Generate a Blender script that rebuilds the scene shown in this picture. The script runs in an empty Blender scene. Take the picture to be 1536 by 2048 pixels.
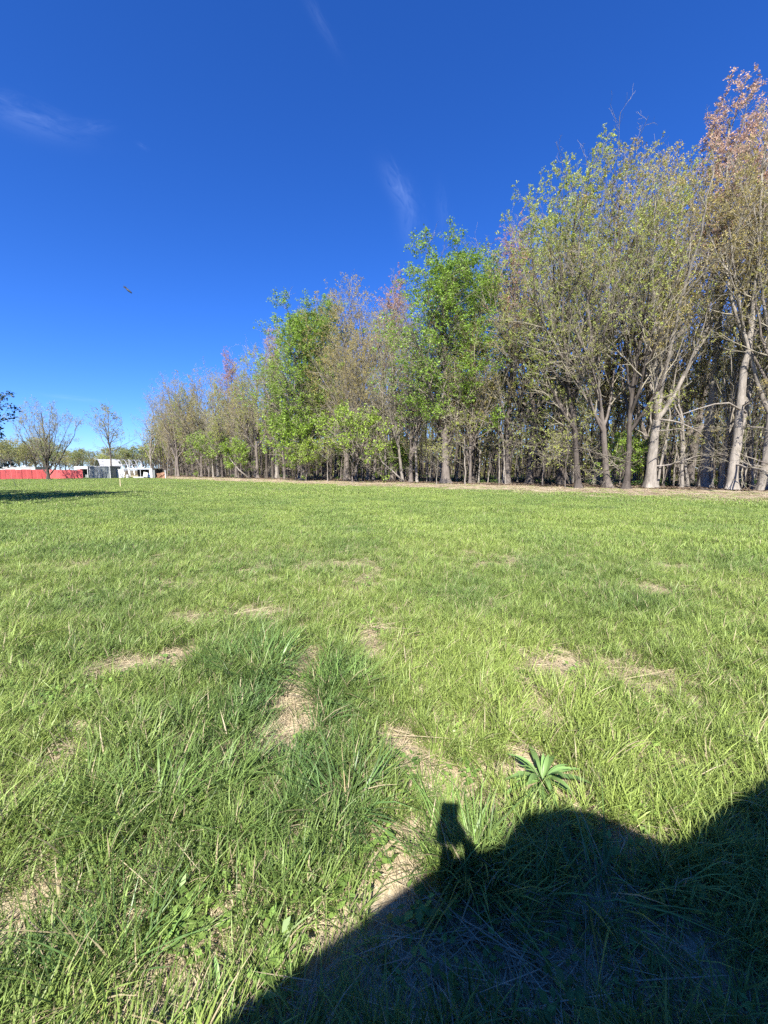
import bpy, math, random
import numpy as np
from mathutils import Vector, Matrix

SC = bpy.context.scene
COL = SC.collection
R = math.radians
rng = np.random.default_rng(7)
random.seed(7)

# ------------------------------------------------------------------ camera, sky, sun, exposure
F, CX, CY, CAMH, PITCH = 769.0, 768.0, 1024.0, 1.6, math.atan(84 / 769.0)
cam_d = bpy.data.cameras.new('camera')
cam = bpy.data.objects.new('camera', cam_d); COL.objects.link(cam)
cam.location = (0, 0, CAMH); cam.rotation_euler = (math.pi / 2 - PITCH, 0, 0)
cam_d.sensor_fit = 'VERTICAL'; cam_d.sensor_height = 36.0; cam_d.lens = 36.0 * F / 2048.0
cam_d.clip_start = 0.02; cam_d.clip_end = 6000
SC.camera = cam

SUN_EL, SUN_AZ = R(43.1), R(10.3)          # light travels towards +Y, SUN_AZ to the right
sun_d = bpy.data.lights.new('sun', 'SUN'); sun_d.energy = 5.0; sun_d.angle = R(0.53); sun_d.color = (1.0, 0.95, 0.86)
sun = bpy.data.objects.new('sun', sun_d); COL.objects.link(sun)
ldir = Vector((math.sin(SUN_AZ) * math.cos(SUN_EL), math.cos(SUN_AZ) * math.cos(SUN_EL), -math.sin(SUN_EL)))
sun.rotation_euler = ldir.to_track_quat('-Z', 'Y').to_euler(); sun.location = (-20, -60, 60)

world = bpy.data.worlds.new('World'); SC.world = world; world.use_nodes = True
wn, wl = world.node_tree.nodes, world.node_tree.links
wn.clear()
sky = wn.new('ShaderNodeTexSky'); sky.sky_type = 'NISHITA'; sky.sun_disc = False
sky.sun_elevation = SUN_EL; sky.sun_rotation = math.pi + SUN_AZ
sky.air_density = 1.0; sky.dust_density = 0.0; sky.ozone_density = 6.0; sky.altitude = 300
hsv = wn.new('ShaderNodeHueSaturation'); hsv.inputs['Saturation'].default_value = 1.18
air = wn.new('ShaderNodeMix'); air.data_type = 'RGBA'; air.blend_type = 'MULTIPLY'; air.inputs[0].default_value = 1
air.inputs[7].default_value = (.76, 1.0, 1.62, 1)             # deep clear spring blue, the same all round
wl.new(sky.outputs[0], hsv.inputs['Color']); wl.new(hsv.outputs[0], air.inputs[6])
bg = wn.new('ShaderNodeBackground'); bg.inputs['Strength'].default_value = 0.0505
wo = wn.new('ShaderNodeOutputWorld')
wl.new(bg.outputs[0], wo.inputs[0])

SC.view_settings.view_transform = 'Standard'; SC.view_settings.look = 'None'
SC.view_settings.exposure = 1.48; SC.view_settings.gamma = 1.0
SC.view_settings.use_curve_mapping = False
SC.cycles.max_bounces = 6; SC.cycles.diffuse_bounces = 3; SC.cycles.glossy_bounces = 2
SC.cycles.transmission_bounces = 4; SC.cycles.transparent_max_bounces = 6
SC.cycles.use_denoising = False
SC.cycles.caustics_reflective = False; SC.cycles.caustics_refractive = False
SC.cycles.adaptive_threshold = 0.02
SC.render.film_transparent = False


# ------------------------------------------------------------------ photo geometry helpers
cp, sp = math.cos(PITCH), math.sin(PITCH)
def ray(x, y):
    xc, yc = (x - CX) / F, -(y - CY) / F
    return np.array((xc, cp + sp * yc, -sp + cp * yc))
def ground(x, y):                      # point of the flat ground seen at a photo pixel
    d = ray(x, y); t = CAMH / -d[2]
    return d[0] * t, d[1] * t
def at(x, d, y=950.0):                 # point at distance d along Y for pixel column x near row y
    r = ray(x, y); return r[0] / r[1] * d
def zat(y, d):
    r = ray(CX, y); return CAMH + r[2] / r[1] * d
P1 = np.array((29.3, 29.3)); UL = np.array((-0.772, 0.635)); NL = np.array((0.635, 0.772))
NL = NL / np.linalg.norm(NL); UL = UL / np.linalg.norm(UL)
def sdist(x, y):                       # signed distance into the woods from its edge line
    return (np.asarray(x) - P1[0]) * NL[0] + (np.asarray(y) - P1[1]) * NL[1]
def edge(x, s, y=955.0):               # plan point on pixel column x at distance s inside the woods
    r = ray(x, y); a = r[0] / r[1]
    d = (s + NL @ P1) / (NL[0] * a + NL[1])
    return a * d, d

# noise
_tab = np.random.default_rng(3).random((8, 256, 256))
def vn(x, y, k=0):
    x = np.asarray(x, float) + 1000.37; y = np.asarray(y, float) + 1000.71
    xi, yi = np.floor(x).astype(int), np.floor(y).astype(int)
    fx, fy = x - xi, y - yi
    fx = fx * fx * (3 - 2 * fx); fy = fy * fy * (3 - 2 * fy)
    T = _tab[k % 8]
    a, b = T[xi & 255, yi & 255], T[(xi + 1) & 255, yi & 255]
    c, d = T[xi & 255, (yi + 1) & 255], T[(xi + 1) & 255, (yi + 1) & 255]
    return (a * (1 - fx) + b * fx) * (1 - fy) + (c * (1 - fx) + d * fx) * fy
def fbm(x, y, k=0):
    return 0.55 * vn(x, y, k) + 0.3 * vn(x * 2.1, y * 2.1, k + 1) + 0.15 * vn(x * 4.3, y * 4.3, k + 2)
def sstep(a, b, x):
    t = np.clip((np.asarray(x, float) - a) / (b - a), 0, 1); return t * t * (3 - 2 * t)
def relief(x, y):
    r = np.hypot(x, y)
    z = 0.075 * (fbm(x * 0.9, y * 0.9, 1) - 0.5) * np.exp(-r / 7.0)
    z = z + 0.10 * (vn(x / 9.0, y / 9.0, 3) - 0.5) * sstep(3, 9, r)
    s = sdist(x, y)
    z = z + 0.35 * (vn(x / 7.0, y / 7.0, 4) - 0.5) * sstep(1, 6, s)
    return z

# bare / thatch patches and lush patches, read off the photo as (x, y, half-width px, half-height px, strength)
BARE = [(600, 1350, 30, 44, 1.1), (588, 1410, 34, 48, 1.3), (572, 1465, 38, 36, 1.2), (790, 1480, 28, 30, 1), (820, 1515, 34, 30, 1.1),
        (850, 1550, 36, 26, .8), (770, 1690, 42, 36, 1.1), (350, 1322, 40, 22, .9), (230, 1340, 50, 16, .9), (1120, 1335, 50, 28, .8),
        (1255, 1350, 50, 28, .7), (1075, 1420, 22, 36, .9), (1035, 1350, 24, 24, .6), (105, 1525, 36, 28, .9), (738, 1290, 26, 34, .8),
        (510, 1230, 55, 12, .8), (385, 1242, 40, 12, .8), (1310, 1180, 30, 9, .9), (20, 1850, 70, 60, .9), (390, 1930, 60, 90, .9),
        (650, 1590, 40, 30, .7), (930, 1590, 40, 40, .7), (800, 1780, 40, 40, 1), (420, 1830, 50, 30, .5), (450, 1530, 50, 16, .5),
        (280, 1690, 40, 26, .5), (1330, 1530, 50, 24, .5), (860, 1930, 110, 90, 1), (1080, 1960, 120, 100, 1), (1330, 1880, 100, 60, .9),
        (1180, 1860, 80, 40, .7), (650, 1990, 80, 60, .5)]
LUSH = [(490, 1300, 90, 60, 1), (520, 1390, 60, 70, 1), (660, 1360, 50, 70, .9), (330, 1450, 110, 60, .5), (150, 1640, 140, 70, .4),
        (640, 1500, 60, 60, .8), (690, 1640, 60, 70, .8), (720, 1560, 40, 50, .7), (950, 1700, 90, 60, .8), (260, 1800, 140, 80, .35),
        (150, 1300, 110, 40, .6), (600, 1700, 80, 70, .6), (1480, 1130, 90, 30, .6), (1300, 1200, 90, 26, .5), (1450, 1260, 90, 30, .4), (90, 1960, 110, 60, .35)]
def patchset(L):
    out = []
    for x, y, hw, hh, st in L:
        gx, gy = ground(x, y); ax, _ = ground(x + hw, y); _, b1 = ground(x, y - hh); _, b2 = ground(x, y + hh)
        out.append((gx, gy, abs(ax - gx), abs(b1 - b2) / 2, st))
    return out
BARE, LUSH = patchset(BARE), patchset(LUSH)
def mask(L, x, y, nz):
    m = np.zeros_like(np.asarray(x, float))
    for gx, gy, a, b, st in L:
        q = ((x - gx) / a) ** 2 + ((y - gy) / b) ** 2
        m = np.maximum(m, st * np.exp(-q * 0.6))
    return np.clip(m * (0.55 + 0.9 * nz), 0, 1.3)
def bare(x, y):
    m = mask(BARE, x, y, fbm(x * 5, y * 5, 2))
    m = np.maximum(m, 0.75 * sstep(0.66, 0.8, fbm(x * 0.8, y * 1.0, 5)) * np.exp(-np.hypot(x, y) / 12))
    return m
def stripfade(x, y):                   # 1 on the field, falling to 0 on the dry strip along the woods
    s = sdist(x, y) + 3.0 * (fbm(x / 2.5, y / 2.5, 2) - 0.5)
    return 1 - sstep(-18.0, -11.5, s)

# ------------------------------------------------------------------ mesh and object helpers
def mesh(name, V, quads=None, tris=None, mats=(), qmat=None, tmat=None, smooth=None, attrs=None):
    me = bpy.data.meshes.new(name)
    V = np.asarray(V, np.float32)
    q = np.zeros((0, 4), np.int32) if quads is None or len(quads) == 0 else np.asarray(quads, np.int32)
    t = np.zeros((0, 3), np.int32) if tris is None or len(tris) == 0 else np.asarray(tris, np.int32)
    me.vertices.add(len(V)); me.vertices.foreach_set('co', V.ravel())
    me.loops.add(len(q) * 4 + len(t) * 3); me.polygons.add(len(q) + len(t))
    me.loops.foreach_set('vertex_index', np.concatenate((q.ravel(), t.ravel())))
    ls = np.concatenate((np.arange(len(q)) * 4, len(q) * 4 + np.arange(len(t)) * 3)).astype(np.int32)
    me.polygons.foreach_set('loop_start', ls)
    for m in mats: me.materials.append(m)
    mi = np.zeros(len(q) + len(t), np.int32)
    if qmat is not None: mi[:len(q)] = qmat
    if tmat is not None: mi[len(q):] = tmat
    me.polygons.foreach_set('material_index', mi)
    if smooth is not None:
        sm = np.zeros(len(mi), bool); sm[:] = smooth
        me.polygons.foreach_set('use_smooth', sm)
    for k, v in (attrs or {}).items():
        a = me.attributes.new(k, 'FLOAT', 'POINT'); a.data.foreach_set('value', np.asarray(v, np.float32))
    me.update(); me.validate()
    return me

class MB:                               # small hand-built meshes: boxes, bars, tubes
    def __init__(s): s.v, s.f = [], []
    def box(s, c, d, rot=None):
        b = len(s.v)
        for i in (-.5, .5):
            for j in (-.5, .5):
                for k in (-.5, .5):
                    p = Vector((i * d[0], j * d[1], k * d[2]))
                    if rot is not None: p = rot @ p
                    s.v.append(tuple(p + Vector(c)))
        s.f += [tuple(b + i for i in q) for q in ((0, 1, 3, 2), (4, 6, 7, 5), (0, 4, 5, 1), (2, 3, 7, 6), (0, 2, 6, 4), (1, 5, 7, 3))]
        return s
    def tube(s, pts, rad, n=6, cap=True):
        pts = [Vector(p) for p in pts]; b = len(s.v)
        rads = rad if isinstance(rad, (list, tuple)) else [rad] * len(pts)
        for i, p in enumerate(pts):
            t = (pts[min(i + 1, len(pts) - 1)] - pts[max(i - 1, 0)]).normalized()
            u = t.cross(Vector((0.31, 0.2, 0.93)) if abs(t.z) < .8 else Vector((1, .1, 0))).normalized(); w = t.cross(u)
            for k in range(n):
                a = 2 * math.pi * k / n
                s.v.append(tuple(p + (u * math.cos(a) + w * math.sin(a)) * rads[i]))
        for i in range(len(pts) - 1):
            for k in range(n):
                s.f.append((b + i * n + k, b + i * n + (k + 1) % n, b + (i + 1) * n + (k + 1) % n, b + (i + 1) * n + k))
        if cap:
            s.f.append(tuple(b + k for k in range(n))[::-1]); s.f.append(tuple(b + (len(pts) - 1) * n + k for k in range(n)))
        return s
    def build(s, name, m, parent=None, loc=(0, 0, 0), smooth=False):
        me = bpy.data.meshes.new(name); me.from_pydata(s.v, [], s.f); me.update()
        me.materials.append(m)
        if smooth: me.polygons.foreach_set('use_smooth', [True] * len(me.polygons))
        return link(name, me, parent, loc)
def link(name, me, parent=None, loc=(0, 0, 0)):
    o = bpy.data.objects.new(name, me); COL.objects.link(o); o.location = loc
    if parent is not None: o.parent = parent
    return o
def tag(o, label=None, cat=None, group=None, kind=None):
    for k, v in (('label', label), ('category', cat), ('group', group), ('kind', kind)):
        if v: o[k] = v
    return o
def thing(name, label, cat, loc=(0, 0, 0), rz=0.0, group=None):
    o = bpy.data.objects.new(name, None); COL.objects.link(o); o.empty_display_size = .2
    o.location = loc; o.rotation_euler = (0, 0, rz)
    return tag(o, label, cat, group)

# ------------------------------------------------------------------ materials
def mat(name):
    m = bpy.data.materials.new(name); m.use_nodes = True
    n, l = m.node_tree.nodes, m.node_tree.links
    return m, n, l, n['Principled BSDF'], n['Material Output']
def mixc(n, l, fac, a, b, mode='MIX'):
    x = n.new('ShaderNodeMix'); x.data_type = 'RGBA'; x.blend_type = mode
    for v, i in ((fac, 0), (a, 6), (b, 7)):
        if hasattr(v, 'is_output') or hasattr(v, 'links'): l.new(v, x.inputs[i])
        else: x.inputs[i].default_value = v if i == 0 else (*v, 1) if len(v) == 3 else v
    return x.outputs[2]
def mth(n, l, op, a, b=0.0, clamp=False):
    x = n.new('ShaderNodeMath'); x.operation = op; x.use_clamp = clamp
    for i, v in enumerate((a, b)):
        if hasattr(v, 'links'): l.new(v, x.inputs[i])
        else: x.inputs[i].default_value = v
    return x.outputs[0]
def noise(n, l, scale, detail=3, rough=.55, vec=None, coord='Object', stretch=None):
    t = n.new('ShaderNodeTexNoise'); t.inputs['Scale'].default_value = scale; t.inputs['Detail'].default_value = detail
    t.inputs['Roughness'].default_value = rough
    if vec is None: vec = n.new('ShaderNodeTexCoord').outputs[coord]
    if stretch:
        mp = n.new('ShaderNodeMapping'); mp.inputs['Scale'].default_value = stretch; l.new(vec, mp.inputs[0]); vec = mp.outputs[0]
    l.new(vec, t.inputs['Vector'])
    return t.outputs['Fac']
def ramp(n, l, fac, a, b):
    r = n.new('ShaderNodeMapRange'); r.inputs['From Min'].default_value = a; r.inputs['From Max'].default_value = b
    l.new(fac, r.inputs['Value']); return r.outputs[0]
def attr(n, name, typ='GEOMETRY'):
    a = n.new('ShaderNodeAttribute'); a.attribute_type = typ; a.attribute_name = name; return a.outputs['Fac']
def bump(n, l, p, h, st=.4, dist=.02):
    b = n.new('ShaderNodeBump'); b.inputs['Strength'].default_value = st; b.inputs['Distance'].default_value = dist
    l.new(h, b.inputs['Height']); l.new(b.outputs[0], p.inputs['Normal'])

def leafy(name, fresh, deep, dry=None, dry_share=0.0, trans=.4, rough=.5, inst='tint', spec=.35):
    """blade and leaf material: 'bl' = one random number per blade, inst = per-clump number (or object random)"""
    m, n, l, p, out = mat(name)
    bl = attr(n, 'bl')
    if inst == 'object': ti = n.new('ShaderNodeObjectInfo').outputs['Random']
    else: ti = attr(n, inst, 'INSTANCER')
    c = mixc(n, l, ti, fresh, deep)
    v = mth(n, l, 'ADD', mth(n, l, 'MULTIPLY', bl, .75), .62)
    mx = n.new('ShaderNodeVectorMath'); mx.operation = 'SCALE'; l.new(c, mx.inputs[0]); l.new(v, mx.inputs['Scale'])
    c = mx.outputs[0]
    if dry is not None:
        b2 = mth(n, l, 'FRACT', mth(n, l, 'MULTIPLY', bl, 37.0))
        c = mixc(n, l, mth(n, l, 'LESS_THAN', b2, dry_share), c, dry)
    l.new(c, p.inputs['Base Color']); p.inputs['Roughness'].default_value = rough
    p.inputs['Specular IOR Level'].default_value = spec
    tr = n.new('ShaderNodeBsdfTranslucent'); l.new(c, tr.inputs[0])
    ms = n.new('ShaderNodeMixShader'); ms.inputs[0].default_value = trans
    l.new(p.outputs[0], ms.inputs[1]); l.new(tr.outputs[0], ms.inputs[2]); l.new(ms.outputs[0], out.inputs[0])
    return m
def bark(name, light, dark, sc=1.0):
    m, n, l, p, out = mat(name)
    a = noise(n, l, 3.2 * sc, 5, .65, stretch=(3.0, 3.0, .5)); b = noise(n, l, .8, 3)
    ri = n.new('ShaderNodeObjectInfo').outputs['Random']
    f = mth(n, l, 'ADD', mth(n, l, 'MULTIPLY', ramp(n, l, a, .36, .66), .6), mth(n, l, 'MULTIPLY', ramp(n, l, b, .4, .66), .5), True)
    f = mth(n, l, 'MULTIPLY', f, mth(n, l, 'ADD', mth(n, l, 'MULTIPLY', ri, .5), .65), True)
    l.new(mixc(n, l, f, light, dark), p.inputs['Base Color']); p.inputs['Roughness'].default_value = .9
    p.inputs['Specular IOR Level'].default_value = .15
    bump(n, l, p, a, .8, .06)
    return m
def paint(name, c, c2=None, rough=.6, metal=0.0, sc=2.0, stretch=None, lo=.45, hi=.7):
    m, n, l, p, out = mat(name)
    f = noise(n, l, sc, 5, .6, stretch=stretch)
    c2 = c2 or tuple(v * .7 for v in c)
    l.new(mixc(n, l, ramp(n, l, f, lo, hi), c, c2), p.inputs['Base Color'])
    p.inputs['Roughness'].default_value = rough; p.inputs['Metallic'].default_value = metal
    return m

M = {}
M['grass'] = leafy('grass_blades', (.276, .356, .088), (.100, .178, .052), (.40, .34, .21), .06, .34, .45, spec=.28)
M['straw'] = leafy('dry_straw', (.46, .385, .25), (.31, .255, .16), None, 0, .15, .6)
M['thatch'] = leafy('pale_thatch', (.47, .39, .28), (.34, .275, .19), None, 0, .15, .7)
M['weed'] = leafy('weed_leaves', (.22, .33, .075), (.12, .21, .05), None, 0, .35, .4)
M['plantain'] = leafy('plantain_leaves', (.20, .32, .10), (.15, .26, .08), None, 0, .25, .38, 'object')
M['litter'] = leafy('leaf_litter', (.21, .16, .115), (.13, .095, .065), None, 0, .15, .8)
L = lambda name, a, b, t=.45: leafy(name, a, b, None, 0, t, .5, 'object')
M['lf_olive'] = L('olive_spring_leaves', (.36, .35, .10), (.27, .29, .09))
M['lf_gold'] = L('bronze_spring_leaves', (.40, .33, .12), (.34, .31, .11))
M['lf_pink'] = L('pink_maple_buds', (.60, .39, .30), (.50, .35, .26))
M['lf_red'] = L('red_maple_buds', (.50, .25, .22), (.42, .26, .20))
M['lf_green'] = L('bright_green_leaves', (.26, .38, .055), (.21, .33, .05))
M['lf_yellow'] = L('yellow_green_leaves', (.42, .46, .10), (.33, .39, .085))
M['lf_lime'] = L('lime_green_leaves', (.29, .40, .06), (.23, .34, .055))
M['lf_dull'] = L('dull_green_leaves', (.20, .25, .08), (.26, .26, .09))
M['lf_dark'] = L('dark_bluish_leaves', (.035, .055, .04), (.03, .05, .035), .25)
M['bk_pale'] = bark('pale_bark', (.29, .26, .225), (.10, .088, .075))
M['bk_grey'] = bark('grey_bark', (.185, .16, .14), (.07, .058, .05))
M['bk_dark'] = bark('dark_bark', (.11, .093, .08), (.038, .032, .028))
M['twig'] = bark('twig_bark', (.29, .26, .20), (.19, .17, .125))

def ground_mat():
    m, n, l, p, out = mat('field_soil_and_thatch')
    co = n.new('ShaderNodeTexCoord').outputs['Object']
    cover, wood = attr(n, 'cover'), attr(n, 'wood')
    n1 = noise(n, l, 9, 6, .7, co); n2 = noise(n, l, 1.1, 4, .6, co); n3 = noise(n, l, 60, 3, .7, co, stretch=(1, .35, 1))
    soil = mixc(n, l, ramp(n, l, n1, .35, .65), (.37, .305, .20), (.22, .17, .105))
    soil = mixc(n, l, ramp(n, l, n3, .45, .6), soil, (.43, .36, .245))
    green = mixc(n, l, ramp(n, l, n2, .35, .65), (.10, .15, .045), (.14, .18, .06))
    c = mixc(n, l, mth(n, l, 'MULTIPLY', cover, .8), soil, green)
    lit = mixc(n, l, ramp(n, l, n2, .42, .6), (.185, .145, .10), (.11, .09, .055))
    lit = mixc(n, l, ramp(n, l, n1, .5, .7), lit, (.10, .13, .045))
    c = mixc(n, l, wood, c, lit)
    l.new(c, p.inputs['Base Color']); p.inputs['Roughness'].default_value = .95; p.inputs['Specular IOR Level'].default_value = .1
    bump(n, l, p, n1, .7, .03)
    return m
M['ground'] = ground_mat()

# ------------------------------------------------------------------ faint cirrus in the sky
def wisps():
    co = wn.new('ShaderNodeTexCoord').outputs['Generated']
    nv = wn.new('ShaderNodeVectorMath'); nv.operation = 'NORMALIZE'; wl.new(co, nv.inputs[0]); D = nv.outputs[0]
    tot = None
    # (x, y) centre, (x, y) of one end along the streak, relative half-width, strength
    for x, y, ex, ey, w, st in ((640, 45, 675, 105, .22, .075), (70, 245, 170, 272, .32, .17), (190, 257, 225, 253, .28, .09), (798, 382, 826, 425, .42, .22),
                                (815, 440, 822, 500, .45, .12), (285, 293, 297, 300, .4, .07), (150, 797, 205, 803, .10, .22), (885, 430, 890, 480, .3, .07)):
        c = Vector(ray(x, y)).normalized(); e = Vector(ray(ex, ey)).normalized()
        t = (e - c); la = t.length; t = (t - c * t.dot(c)).normalized(); nn = c.cross(t).normalized()
        vs = []
        for ax, ln in ((t, la), (nn, la * w)):
            d = wn.new('ShaderNodeVectorMath'); d.operation = 'DOT_PRODUCT'; wl.new(D, d.inputs[0]); d.inputs[1].default_value = ax / ln
            vs.append(d.outputs['Value'])
        cb = wn.new('ShaderNodeCombineXYZ'); wl.new(mth(wn, wl, 'MULTIPLY', vs[0], .9), cb.inputs[0]); wl.new(vs[1], cb.inputs[1]); cb.inputs[2].default_value = x * .37
        nz = wn.new('ShaderNodeTexNoise'); nz.inputs['Scale'].default_value = 1.5; nz.inputs['Detail'].default_value = 7; nz.inputs['Roughness'].default_value = .65
        nz.inputs['Distortion'].default_value = .6
        wl.new(cb.outputs[0], nz.inputs['Vector'])
        vw = mth(wn, wl, 'ADD', vs[1], mth(wn, wl, 'MULTIPLY', mth(wn, wl, 'SUBTRACT', nz.outputs['Fac'], .5), 1.6))
        q = mth(wn, wl, 'ADD', mth(wn, wl, 'POWER', mth(wn, wl, 'ABSOLUTE', vs[0]), 2.0), mth(wn, wl, 'POWER', mth(wn, wl, 'ABSOLUTE', vw), 2.0))
        g = mth(wn, wl, 'EXPONENT', mth(wn, wl, 'MULTIPLY', q, -1.3))
        g = mth(wn, wl, 'MULTIPLY', g, ramp(wn, wl, nz.outputs['Fac'], .3, .75))
        g = mth(wn, wl, 'MULTIPLY', g, st * .55)
        tot = g if tot is None else mth(wn, wl, 'ADD', tot, g)
    c = mixc(wn, wl, mth(wn, wl, 'MINIMUM', tot, .6), air.outputs[2], (7.0, 9.0, 14.0))
    wl.new(c, bg.inputs['Color'])
wisps()

# ------------------------------------------------------------------ the ground sheet
def build_ground():
    rr = np.concatenate(([0.0], np.geomspace(.25, 3500, 230)))
    th = np.concatenate((np.linspace(R(15), R(165), 380, endpoint=False), np.linspace(R(165), R(375), 90, endpoint=False)))
    rg, tg = np.meshgrid(rr, th, indexing='ij')
    x, y = rg * np.cos(tg), rg * np.sin(tg)
    V = np.stack((x, y, relief(x, y)), -1).reshape(-1, 3)
    nr, nt = len(rr), len(th)
    i, j = np.meshgrid(np.arange(nr - 1), np.arange(nt), indexing='ij')
    q = np.stack((i * nt + j, (i + 1) * nt + j, (i + 1) * nt + (j + 1) % nt, i * nt + (j + 1) % nt), -1).reshape(-1, 4)
    xf, yf = V[:, 0], V[:, 1]
    cover = np.clip(stripfade(xf, yf) * (1 - bare(xf, yf)), 0, 1) * sstep(1.5, 8, np.hypot(xf, yf))
    wood = sstep(-1.5, 2.5, sdist(xf, yf) + 2.0 * (fbm(xf / 2, yf / 2, 3) - .5))
    far = sstep(115, 130, np.hypot(xf, yf)); cover = np.maximum(cover, far)
    me = mesh('field', V, q, None, [M['ground']], smooth=True, attrs={'cover': cover, 'wood': wood})
    tag(link('field', me), kind='structure')
build_ground()

# ------------------------------------------------------------------ scattering (grass and litter nobody could count)
def blades(n, rad, h0, h1, w, lean=.35, bend=.5, seed=0, jitter=.3, flat=0.0):
    g = np.random.default_rng(seed)
    a = g.random(n) * 2 * np.pi; r = rad * np.sqrt(g.random(n))
    bx, by = r * np.cos(a), r * np.sin(a)
    az = a * (1 - jitter) + g.random(n) * 2 * np.pi * jitter + g.normal(0, .5, n)
    h = h0 + (h1 - h0) * g.random(n) ** 1.4
    ln = np.minimum(np.abs(g.normal(lean, lean * .6, n)), lean * 1.7); bd = np.minimum(np.abs(g.normal(bend, bend * .6, n)), bend * 1.8)
    t = np.array((0, .34, .68, 1.0))[None, :]; wt = np.array((.8, 1.0, .72, .0))[None, :]
    out = (ln[:, None] * t + bd[:, None] * t ** 2) * h[:, None]
    z = h[:, None] * (t * (1 - flat) - (.22 * bd[:, None]) * t ** 2.5) + .004
    z = np.maximum(z, .006 + .01 * g.random(n)[:, None])
    px = bx[:, None] + np.cos(az)[:, None] * out; py = by[:, None] + np.sin(az)[:, None] * out
    tw = az + np.pi / 2 + g.normal(0, .45, n)
    ww = (w * (.6 + .8 * g.random(n)))[:, None] * wt * .5
    ox, oy = np.cos(tw)[:, None] * ww, np.sin(tw)[:, None] * ww
    Lp = np.stack((px - ox, py - oy, z), -1); Rp = np.stack((px + ox, py + oy, z + ww * .5), -1)
    V = np.concatenate((Lp[:, :3], Rp[:, :3], Lp[:, 3:4]), 1)       # 7 per blade
    b = np.arange(n)[:, None] * 7
    q = np.concatenate((b + np.array((0, 3, 4, 1)), b + np.array((1, 4, 5, 2))), 0)
    tr = b + np.array((2, 5, 6))
    bl = np.repeat(g.random(n), 7)
    return V.reshape(-1, 3), q, tr, bl
def leafset(n, rad, l0, l1, wr, up=.4, seed=0, flatz=.0):
    """loose oval leaves lying or rising round a point"""
    g = np.random.default_rng(seed)
    a = g.random(n) * 2 * np.pi; r = rad * np.sqrt(g.random(n)); az = g.random(n) * 2 * np.pi
    ln = l0 + (l1 - l0) * g.random(n); el = g.random(n) * up
    d = np.stack((np.cos(az) * np.cos(el), np.sin(az) * np.cos(el), np.sin(el)), -1)
    s = np.stack((-np.sin(az), np.cos(az), g.normal(0, .25, n)), -1)
    b0 = np.stack((r * np.cos(a), r * np.sin(a), flatz * g.random(n) + .006), -1)
    w = (ln * wr * .5)[:, None]; ln = ln[:, None]
    cen = b0 + d * ln * .5 - np.array((0, 0, .12)) * 0
    V = np.stack((b0, b0 + d * ln * .45 - s * w, b0 + d * ln - np.array((0, 0, .15)) * ln * up, b0 + d * ln * .45 + s * w), 1)
    q = np.arange(n)[:, None] * 4 + np.array((0, 1, 2, 3))
    V[:, :, 2] = np.maximum(V[:, :, 2], .004)
    return V.reshape(-1, 3), q, None, np.repeat(g.random(n), 4)
def proto_coll(name, parts, m):
    c = bpy.data.collections.new(name)
    for i, (V, q, t, bl) in enumerate(parts):
        c.objects.link(bpy.data.objects.new('%s_clump' % name, mesh(name, V, q, t, [m], attrs={'bl': bl})))
    return c
def scatter(name, coll, nvar, x, y, scl, tint, zoff=0.0, tilt=.12, sxy=None):
    n = len(x)
    z = relief(x, y) + zoff
    me = bpy.data.meshes.new(name); me.vertices.add(n)
    me.vertices.foreach_set('co', np.stack((x, y, z), -1).astype(np.float32).ravel())
    rot = np.stack((rng.normal(0, tilt, n), rng.normal(0, tilt, n), rng.random(n) * 6.283), -1).astype(np.float32)
    s3 = np.stack((scl if sxy is None else sxy, scl if sxy is None else sxy, scl), -1).astype(np.float32)
    for nm, v in (('rot', rot), ('scl', s3)):
        a = me.attributes.new(nm, 'FLOAT_VECTOR', 'POINT'); a.data.foreach_set('vector', v.ravel())
    a = me.attributes.new('vi', 'INT', 'POINT'); a.data.foreach_set('value', rng.integers(0, nvar, n).astype(np.int32))
    a = me.attributes.new('tint', 'FLOAT', 'POINT'); a.data.foreach_set('value', np.asarray(tint, np.float32))
    o = link(name, me); tag(o, kind='stuff')
    ng = bpy.data.node_groups.new(name + '_scatter', 'GeometryNodeTree')
    ng.interface.new_socket('Geometry', in_out='INPUT', socket_type='NodeSocketGeometry')
    ng.interface.new_socket('Geometry', in_out='OUTPUT', socket_type='NodeSocketGeometry')
    N, K = ng.nodes, ng.links
    gi, go = N.new('NodeGroupInput'), N.new('NodeGroupOutput')
    ip = N.new('GeometryNodeInstanceOnPoints'); ci = N.new('GeometryNodeCollectionInfo')
    ci.inputs['Collection'].default_value = coll; ci.inputs['Separate Children'].default_value = True; ci.inputs['Reset Children'].default_value = True
    def na(nm, ty):
        q = N.new('GeometryNodeInputNamedAttribute'); q.data_type = ty; q.inputs['Name'].default_value = nm; return q.outputs['Attribute']
    K.new(gi.outputs[0], ip.inputs['Points']); K.new(ci.outputs[0], ip.inputs['Instance'])
    ip.inputs['Pick Instance'].default_value = True
    K.new(na('vi', 'INT'), ip.inputs['Instance Index'])
    e2r = N.new('FunctionNodeEulerToRotation'); K.new(na('rot', 'FLOAT_VECTOR'), e2r.inputs[0]); K.new(e2r.outputs[0], ip.inputs['Rotation'])
    K.new(na('scl', 'FLOAT_VECTOR'), ip.inputs['Scale'])
    K.new(ip.outputs[0], go.inputs[0])
    md = o.modifiers.new('scatter', 'NODES'); md.node_group = ng
    return o
def ring(r0, r1, dens, half=66):
    n = int((r1 * r1 - r0 * r0) * R(half) * dens)
    r = np.sqrt(rng.random(n) * (r1 * r1 - r0 * r0) + r0 * r0); a = np.pi / 2 + (rng.random(n) * 2 - 1) * R(half)
    return r * np.cos(a), r * np.sin(a)
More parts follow.
